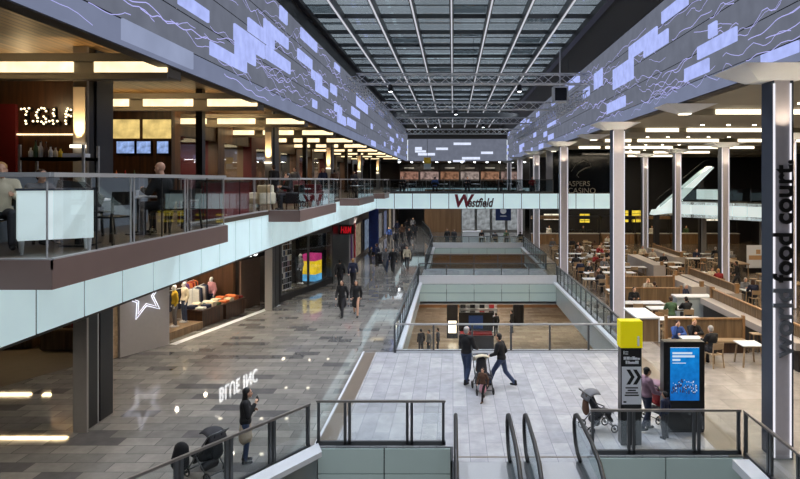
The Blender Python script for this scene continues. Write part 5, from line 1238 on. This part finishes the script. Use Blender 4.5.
root = thing('display_column', 'black round pillar at the right of the lower floor', 'pillar', (5.3, 50, Z0)); MB().lathe([(.5, 0), (.45, .1), (.45, 3.95), (.5, 3.99)], 0, 0, 0, 18).build('shaft', m_black, root)
root = thing('market_stall', 'dark goods stall with red trays behind the bald man, on the lower floor', 'stall', (1.6, 42.3, Z0)); MB().box(-1.2, 1.2, 0, 1.2, 0, 1.0).build('base', m_black, root); MB().box(-1.1, 1.1, .1, 1.1, 1.0, 1.12).build('tray', CL['red'], root); MB().box(-1.2, 1.2, .9, 1.0, 1.12, 2.4).build('back_panel', m_black, root); MB().box(-.5, .5, .86, .9, 1.3, 2.2).build('screen', CL['blue'], root)
for x, Y, p in ((0, 30, 150), (4, 30, 150), (-1, 37, 150), (5, 37, 150), (0, 44, 160), (5, 46, 160), (2, 53, 200), (9, 48, 120), (-6, 48, 120)): lamp_area((x, Y, -1.36) if (38 < Y < 44 or Y > 58 or x < -2.2 or x > 6.5) else (x, Y if Y > 44 else Y, -1.36), .8, .8, p, (1, .86, .66), name='lower_lamp')
# ================================================================ left gallery, level two
# restaurant wall with bulb letters
b = MB(); b.box(-24, -12.0, 20.0, 20.3, Z2, 9.795); struct('wall_restaurant', b, m_wood_d)
b = MB(); b.box(-15.9, -14.1, 19.85, 19.99, Z2, 8.85); struct(trim(), b, m_redwall)
root = thing('bulb_sign', 'bulb lit initials on the dark restaurant wall at upper left', 'sign', (-13.95, 19.95, 8.22))
SQ = Matrix.Scale(.74, 4, (1, 0, 0))
sgm = text('letter_board', 'T.G.I. F', .74, m_black, SQ @ FACE, root, ext=.04, bold=.03)
me = text_mesh('T.G.I. F', .74, ext=.0); me.transform(SQ @ FACE)
# bulbs along the strokes
bm = bmesh.new(); bm.from_mesh(me); used = []; spot_ = 0.088
for f_ in bm.faces:
    vs = [v.co for v in f_.verts]
    for (w0, w1, w2) in ((.34,.33,.33), (.8,.1,.1), (.1,.8,.1), (.1,.1,.8), (.5,.5,0), (0,.5,.5), (.5,0,.5)):
        q = vs[0]*w0+vs[1]*w1+vs[2]*w2
        if all((q-u_).length > spot_ for u_ in used): used.append(q)
bm.free(); bpy.data.meshes.remove(me); m_bulb = emit('bulb_glow', (1., .78, .45), 4.); bme = MB().ell((0, 0, 0), (.032, .03, .032), 8, 6).mesh('bulb', True); bme.materials.append(m_bulb)
for q in used[:99]:
    o = bpy.data.objects.new('bulb', bme); COL.objects.link(o); o.parent = root; o.location = (q.x, -.06, q.z)
root = thing('cornice_light', 'thin warm light line sloping under the bulb sign', 'light', (-13.1, 19.9, 7.85)); MB().box(-1.5, 1.5, 0, .08, 0, .05).build('diffuser', m_lit, root)
# service station with bottles
root = thing('service_station', 'steel framed service station with a bottle shelf behind the white sideboard', 'shelf', (-7.95, 12.2, Z2))
b = MB()
for x in (-.63, .63):
    for y in (0, .5): MB().bar((x, y, 0), (x, y, 1.75), .045).build('post', m_steel_l, root); MB().box(-.65, .65, -.02, .52, 1.44, 1.5).build('shelf', m_steel, root); MB().box(-.65, .65, 0, .5, .82, .9).build('worktop', m_black, root); MB().box(-.6, .6, .05, .48, 0, .82).build('cabinet', m_darkwall, root)
def bottle(x, y, z, m, label, h=.3, r=.038):
    root = thing('bottle', label, 'bottle', (x, y, z), 0, 'bottles on the service station shelf')
    MB().lathe([(r*.9, 0), (r, .01), (r, h*.55), (r*.38, h*.75), (r*.36, h*.9)], 0, 0, 0, 12).build('glass_body', m, root, smooth=True); MB().lathe([(r*.42, h*.9), (r*.42, h)], 0, 0, 0, 10).build('cap', m_black, root)
for k in range(7): bottle(-8.5+.1*k, 12.4, Z2+1.5, (m_white, CL['green'], CL['white'], CL['brown'], m_white, CL['cream'], CL['yellow'])[k], 'bottle on the service station shelf, %s from the left' % ORD[k], (.22, .36, .34, .32, .24, .22, .2)[k], .042)
o = tag(recenter(MB().box(-7.75, -7.36, 12.22, 12.5, Z2+1.501, Z2+1.58).build('tray', m_signw)), 'white tray stack at the right end of the bottle shelf', 'tray')
# sideboard at the near balcony edge
root = thing('sideboard', 'white sideboard on short tapered legs at the near balcony railing', 'sideboard', (-5.68, 8.83, Z2), math.radians(37))
MB().box(-.46, .46, 0, .5, .2, .9).build('cabinet', m_back2, root); b = MB(); b.box(-.48, .48, -.02, .52, .9, .93); b.build('top', m_coldark, root)  # cabinet uses a glowing material: its brightness is painted in, no lamp inside
for x in (-.41, .41):
    for y in (.05, .45): MB().lathe([(.018, 0), (.035, .2)], x, y, 0, 10).build('leg', m_white, root)
person('seated fair haired person behind the white sideboard at far left', 'sit', (-6.98, 9.5), A+40, 'cream', 'charcoal', 'fair', h=1.7, z=Z2)
person('seated person in pale grey right of the fair haired one behind the white sideboard', 'sit', (-6.9, 10.25), A+60, 'grey', 'charcoal', 'brown', h=1.58, z=Z2)
# diners on the balcony
SEATS = [(-6.98, 9.5, math.pi+math.radians(40), 'fair haired person'), (-6.9, 10.3, math.pi+math.radians(60), 'person in pale grey')]
def cafe_table(label, x, y, z):
    root = thing('cafe_table', label, 'table', (x, y, z)); MB().lathe([(.36, .70), (.38, .71), (.38, .735), (.36, .74)], 0, 0, 0, 20).build('tabletop', m_signw, root); MB().lathe([(.035, .02), (.035, .70)], 0, 0, 0, 10).build('stem', m_steel, root); MB().lathe([(.24, 0), (.24, .015), (.05, .03)], 0, 0, 0, 16).build('base', m_steel_d, root); return root
def cafe_chair(label, x, y, z, rz, group=None):
    root = chair_parts(thing('cafe_chair', label, 'chair', (x, y, z), rz, group), m_black); return root
cafe_table('small white cafe table in front of the bald seated man on the near balcony', -6.1, 11.95, Z2)
person('bald man in black seated side on at the near balcony railing', 'sit', (-5.5, 11.8), 75, 'black', 'black', bald=True, h=1.8, z=Z2, eyes=True)
cc = cafe_chair('black cafe chair under the bald man on the near balcony', -5.5, 11.85, Z2, math.radians(75))
def cafe_dup(label, x, y, rz, group=None): return dup(cc, (x, y, Z2), rz, label, group)
for x, y, a, l in SEATS: cafe_dup('black cafe chair under the %s by the white sideboard' % l, x, y, a)
cafe_dup('black cafe chair behind the bald man, nearer the balcony end', -5.65, 13.0, math.radians(80)); cafe_dup('black cafe chair across the white table from the bald man', -6.75, 11.7, math.radians(-90))
o = MB().cap((-5.65, 12.82, .8), (-5.7, 12.86, .5), .16, .2, 12, 0, .6).build('draped_coat', CL['black'], smooth=True); o.location.z = Z2; tag(recenter(o), 'dark coat draped over the empty cafe chair behind the bald man', 'coat')
o = tag(recenter(MB().lathe([(.03, 0), (.035, .1), (.038, .12)], -6.0, 11.7, Z2+.741, 12).build('cup', m_signw)), 'white cup on the small cafe table before the bald man', 'cup')
cafe_table('small cafe table left of the bald man, near the sideboard', -6.1, 10.2, Z2); cafe_dup('black cafe chair at the cafe table nearest the sideboard', -5.6, 10.1, 1.3); cafe_dup('black cafe chair on the inner side of the table nearest the sideboard', -6.75, 10.9, -1.2)
root = thing('menu_board', 'slanted dark board behind the railing left of the bald man', 'board', (-5.95, 9.75, Z2)); MB().extr([(-.35, 0, .85), (.35, 0, .62), (.42, 0, .78), (.1, 0, 1.02), (-.3, 0, 1.05)], (0, .05, 0)).build('panel', m_darkwall, root); MB().box(-.04, .04, 0, .05, 0, .9).build('post', m_steel_d, root); MB().box(-.2, .2, -.15, .2, 0, .03).build('base', m_steel_d, root)
for k, Y in enumerate((9.5, 12.95)):
    b = MB(); b.box(-7.75, -7.6, Y, Y+2.4, Z2, Z2+1.1); o = tag(recenter(b.build('partition', mat('grey_partition', rgb(120, 128, 138), .5))), '%s grey partition panel behind the diners on the near balcony' % ORD[k], 'partition')
# tv wall
b = MB(); b.box(-15.5, -11.2, 24.5, 24.8, Z2, 9.795); struct('wall_bar', b, m_wood_d)
for k, (xa, xb) in enumerate(((-13.35, -12.6), (-12.55, -11.95), (-11.75, -11.25))):
    root = thing('television', 'blue white television on the bar wall, %s from the left' % ORD[k], 'television', ((xa+xb)/2, 24.4, 7.42)); w = (xb-xa)/2; MB().box(-w, w, 0, .06, 0, .55).build('casing', m_black, root); MB().box(-w+.03, w-.03, -.012, -.001, .04, .51).build('screen', emit('tv_glow_%d' % k, rgb(140, 165, 215), 1.0, .5, 5), root); MB().box(-.05, .05, .06, .1, .2, .35).build('bracket', m_black, root)
for k, x in enumerate((-13.0, -11.75)):
    root = thing('lit_panel', 'amber lit panel above the televisions, %s one' % ('left', 'right')[k], 'light', (x, 24.42, 8.05)); MB().box(-.55, .55, 0, .06, 0, .75).build('diffuser', emit('amber_panel_%d' % k, (1., .72, .25), .8, .4, 2), root); MB().box(-.58, .58, .06, .079, -.03, .78).build('frame', m_wood_d, root)
root = thing('bar_counter', 'dark bar counter below the televisions', 'counter', (-12.6, 22.3, Z2)); MB().box(-1.6, 1.3, 0, .7, 0, 1.05).build('front', m_wood_d, root); MB().box(-1.65, 1.35, -.08, .75, 1.05, 1.1).build('worktop', m_black, root)
for k in range(8): bottle(-14.0+.33*k, 22.6, Z2+1.1, (CL['brown'], CL['orange'], CL['red'], CL['green'])[k % 4], 'bottle on the dark bar counter, %s from the left' % ORD[k], .34);
lamp_area((-12.6, 21.6, 9.6), 1.5, .4, 50, WARM, name='bar_lamp'); lamp_point((-13.2, 18.9, 8.8), 30, WARM)
# shopfronts along the gallery
m_fronts = [wood('gallery_panel_brown', rgb(70, 46, 30), rgb(104, 72, 48), 'Z', .8), m_darkwall, m_redwall, mat('gallery_panel_tan', rgb(128, 104, 78), .5)]
b = MB(); b.box(-16.2, -16, 25, 84, Z2, 9.795); struct('wall_gallery', b, m_wood_d)
rr = random.Random(31)
for k in range(11):
    Y = 26.0+5.2*k
    b = MB(); b.box(-12.4, -11.9, Y, Y+.9, Z2, 9.795); b.box(-12.3, -12, Y+.9, Y+5.2, Z2+3.0, 9.795); struct('wall_gallery', b, m_fronts[k % 4] if k % 4 != 1 else m_fronts[0])
    b = MB(); b.box(-15.9, -12.3, Y+.3, Y+.4, Z2, 9.79); struct('wall_gallery', b, m_fronts[(k+1) % 4])
    if k < 8:
        b = MB(); b.box(-12.15, -12.13, Y+.9, Y+3.4, Z2, Z2+3.0); struct('window_%d' % (k+3), b, m_glass_d)
    root = thing('shelf_unit', 'tall lit display shelf in the gallery shop, %s along from the restaurant' % ORD[k], 'shelf', (-15.7, Y+2.8, Z2), 0, 'display shelves in the gallery shops')
    b = MB()
    for z in (0, .55, 1.1, 1.65, 2.2): b.box(-.25, .25, -1.8, 1.8, z, z+.05)
    b.box(-.28, -.25, -1.8, 1.8, 0, 2.4); b.build('shelving', m_wood_l, root)
    if k < 8:
        for q in range(12):
            z = (.05, .6, 1.15, 1.7)[q % 4]; o = MB().box(-.15, .15, -.28, .28, 0, rr.uniform(.25, .42)).build('shelf_box', CL[rr.choice(('orange', 'cream', 'red', 'brown', 'white', 'blue', 'black', 'yellow'))]); o.location = (-15.65, Y+1.45+1.3*(q//4), Z2+z+.001); tag(o, 'box on the lit display shelf of the %s gallery shop' % ORD[k], 'box', 'boxes on the %s gallery display shelf' % ORD[k])
        mannequin('mannequin in %s in the %s gallery shop window' % (('cream', 'brown', 'red', 'black', 'blue', 'orange', 'white', 'green')[k], ORD[k]), (-12.9, Y+2.2), -1.4, ('cream', 'brown', 'red', 'black', 'blue', 'orange', 'white', 'green')[k], 'charcoal', Z2)
        lamp_area((-13.6, Y+2.8, 8.3), .6, 2, 110, WARMW, name='shop_lamp')
# gallery furniture and red booths
root = thing('booth_bench', 'dark red leather bench between the first and second balconies', 'bench', (-6.85, 17.6, Z2)); MB().box(-.3, .3, -1.6, 1.8, .0, .42).build('base', m_redwall, root); MB().box(-.32, .32, -1.62, 1.82, .42, .52).build('seat', m_red, root, bevel=.03); MB().box(.3, .44, -1.62, 1.82, 0, .98).build('backrest', m_red, root, bevel=.03); MB().box(.27, .47, -1.64, 1.84, .98, 1.03).build('top_rail', m_wood_d, root)
root = thing('booth_bench', 'second dark red leather bench beyond the second balcony', 'bench', (-7.3, 29.4, Z2)); MB().box(-.3, .3, -1.6, 1.8, .0, .42).build('base', m_redwall, root); MB().box(-.32, .32, -1.62, 1.82, .42, .52).build('seat', m_red, root, bevel=.03); MB().box(-.36, -.2, -1.62, 1.82, .52, 1.02).build('backrest', m_red, root, bevel=.04)
def armchair(label, x, y, rz, m):
    root = thing('armchair', label, 'chair', (x, y, Z2), rz); MB().box(-.34, .34, -.3, .34, .22, .44).build('seat', m, root, bevel=.05); MB().box(-.36, .36, -.4, -.24, .22, .88).build('backrest', m, root, bevel=.05)
    for s in (-1, 1): MB().box(*sorted((s*.34, s*.46)), -.38, .34, .22, .62).build('armrest', m, root, bevel=.04)
    for sx in (-1, 1):
        for sy in (-1, 1): MB().bar((sx*.36, sy*.28, .24), (sx*.38, sy*.3, 0), .04).build('leg', m_wood_d, root)
armchair('dark red armchair on the second balcony', -5.75, 24.6, 2.8, m_red); armchair('black armchair on the left of the second balcony', -5.8, 22.0, 2.2, m_black); armchair('cream armchair in front of the second balcony', -6.7, 21.2, 2.6, CL['cream'])
cafe_table('small table between the armchairs of the second balcony', -5.75, 23.3, Z2)
person('person in black seated in the armchair of the second balcony', 'sit', (-5.8, 22.0), 2.2*57.3, 'black', 'charcoal', 'black', h=1.66, z=Z2)
root = thing('menu_banner', 'white lower banner behind the second balcony glass, with dark script', 'banner', (-5.45, 24.9, Z2+.02)); MB().box(0, .04, 0, 2.0, 0, .62).build('panel', m_signw, root); MB().tube([(.046, .3+.055*k, .3+.09*math.sin(k*1.9)+.05*math.sin(k*.7)) for k in range(26)], .014, 5).build('script', m_ink, root)
for k, Y in enumerate((35, 36.3, 37.6, 38.9)):
    cafe_dup('black cafe chair on the third balcony, %s from the near end' % ORD[k], -5.7, Y, 1.5 if k % 2 else -1.2, 'cafe chairs on the third balcony')
cafe_table('small table on the third balcony, nearer one', -5.6, 35.65, Z2); cafe_table('small table on the third balcony, farther one', -5.6, 38.2, Z2)
for i, (x, y, c, f_, hh) in enumerate(((-8.2, 28.2, 'black', 40, 'brown'), (-8.6, 33.5, 'grey', 160, 'black'), (-7.6, 36.0, 'navy', 200, 'fair'), (-8.0, 41.5, 'brown', 10, 'black'), (-7.4, 46.0, 'charcoal', 190, 'brown'))):
    person('person in %s walking on the left gallery behind the railing, %s from the viewer' % (c, ORD[i]), 'walk', (x, y), f_, c, 'charcoal', hh, z=Z2)
# bridge and far gallery
for i in range(9):
    x = -4.2+1.35*i; 
    cafe_dup('dark cafe chair on the lettered bridge, %s from the left end' % ORD[i], x, 51.3+.5*(i % 2), (math.pi if (i//2) % 2 == 0 else 0) if i % 2 == 0 else 1.2, 'cafe chairs on the bridge')
for i in range(4): cafe_table('small white table on the lettered bridge, %s from the left end' % ORD[i], -3.5+2.7*i, 51.0, Z2)
for i in range(5): person('diner in %s seated on the lettered bridge, %s from the left' % (('black', 'blue', 'charcoal', 'brown', 'red')[i], ORD[i]), 'sit', (-4.2+2.7*i, 51.3), 0 if i % 2 else A, ('black', 'blue', 'charcoal', 'brown', 'red')[i], 'charcoal', 'black', z=Z2)
for i in range(6):
    x = -6.5+3.0*i; root = thing('shopfront', 'pink white lit shopfront on the far gallery, %s from the left' % ORD[i], 'shopfront', (x, 91.5, Z2), 0, 'shopfronts on the far gallery')
    MB().box(-1.35, 1.35, .3, .35, .9, 2.3).build('lit_window', emit('far_front_%d' % i, rgb(*((200,150,130), (210,180,170), (190,140,110), (210,190,180), (200,150,120), (190,160,150))[i]),   .4, .7, 2.5), root); b = MB(); b.box(-1.45, -1.35, 0, .4, 0, 3.5); b.box(1.35, 1.45, 0, .4, 0, 3.5); b.box(-1.35, 1.35, 0, .4, 2.5, 3.5); b.build('frame', m_darkwall, root)
    MB().box(-.7, .7, -.03, -.001, 2.75, 2.93).build('sign_band', m_signw, root)
# dark banner wall by the black glass
b = MB(); b.box(12.8, 13.1, 49.8, 60, Z2, 8.94); struct('wall_casino', b, m_black); b = MB(); b.box(8.1, 8.3, 50, 53.7, Z2, 8.94); struct('wall_casino', b, m_black)
# ================================================================ light and camera
for Y in (24, 34, 44, 54, 64):
    for s_ in (-1, 1): lamp_spot((s_*5.7+.4, Y, 12.5), (.4-s_*2, Y+5, 12.2), 160, (.86, .92, 1.), 110, .1, .9, 'truss_fill_lamp')  # unseen spots added below the roof to brighten the dark trusses
for x in (-5, 1, 7): lamp_area((x, 88.5, 8.9), 2.5, .6, 160, WARMW)  # fill lamps added to lift the dark far gallery
for x in (-3, 3, 9): lamp_spot((x, 51.7, 8.8), (x, 51.7, 5.4), 160, WARMW, 130, .08, .9)  # unseen spots added in mid-air to lighten the bridge
w = bpy.data.worlds.new('dusk_sky'); sc.world = w; w.use_nodes = True; nt = w.node_tree; nt.nodes.clear()
out = nt.nodes.new('ShaderNodeOutputWorld'); bg = nt.nodes.new('ShaderNodeBackground'); nt.links.new(bg.outputs[0], out.inputs[0])
tc = nt.nodes.new('ShaderNodeTexCoord'); nz = nt.nodes.new('ShaderNodeTexNoise'); nz.inputs['Scale'].default_value = 5; nz.inputs['Detail'].default_value = 6
nt.links.new(tc.outputs['Generated'], nz.inputs[0]); rp = nt.nodes.new('ShaderNodeValToRGB')
rp.color_ramp.elements[0].position = .35; rp.color_ramp.elements[0].color = (.48, .53, .58, 1); rp.color_ramp.elements[1].position = .68; rp.color_ramp.elements[1].color = (.74, .81, .87, 1)
nt.links.new(nz.outputs[0], rp.inputs[0]); nt.links.new(rp.outputs[0], bg.inputs[0]); bg.inputs[1].default_value = SKY = 2.2
# spots on the trusses, plus unseen fill spots added nearer the camera
for x, Y, p in ((-2.5, 4, 700), (3, 4, 700), (0, 10, 700), (-2.5, 18, 900), (3.0, 18, 900), (-3, 25, 700), (4, 25, 700), (.5, 21, 900), (-3.4, 31.5, 700), (0, 31.5, 600), (5, 31.5, 700), (-3, 42.5, 700), (5, 42.5, 700), (0, 53, 700), (-3, 53, 600), (5, 60, 600)):
    lamp_spot((x, Y, 12.9 if Y < 31 else 11.0), (x*1.15, Y, 0), p*2.2, (.84, .9, 1.), 120, .14, .8, 'truss_and_fill_spot')
for x, Y, p in ((9.5, 17, 130), (9.5, 24, 130), (13, 19, 130), (20, 20, 120), (20, 30, 120)): lamp_area((x, Y, 8.9), .8, .8, p*2, WARMW)
for Y in (10, 17, 24, 31, 38, 45): lamp_area((-13, Y-.5, 9.2), 12, .3, 80, WARM, (math.pi, 0, 0)); lamp_area((-10, Y+2.4, 9.72), 3.0, .3, 60, WARM)
cam = bpy.data.cameras.new('camera'); co = bpy.data.objects.new('camera', cam); COL.objects.link(co)
co.location = (0, 0, EYE); co.rotation_euler = (math.pi/2, 0, 0)
cam.sensor_width = 36; cam.lens = F/800*36; cam.shift_x = -(PX-400)/800; cam.shift_y = -(239.5-PY)/800; cam.clip_end = 300; cam.clip_start = .05
sc.camera = co
sc.view_settings.view_transform = 'Standard'; sc.view_settings.look = 'None'; sc.view_settings.gamma = 1; sc.view_settings.exposure = 0.; sc.view_settings.use_curve_mapping = False
sc.cycles.transparent_max_bounces = 24; sc.cycles.max_bounces = 8; sc.cycles.sample_clamp_indirect = 6
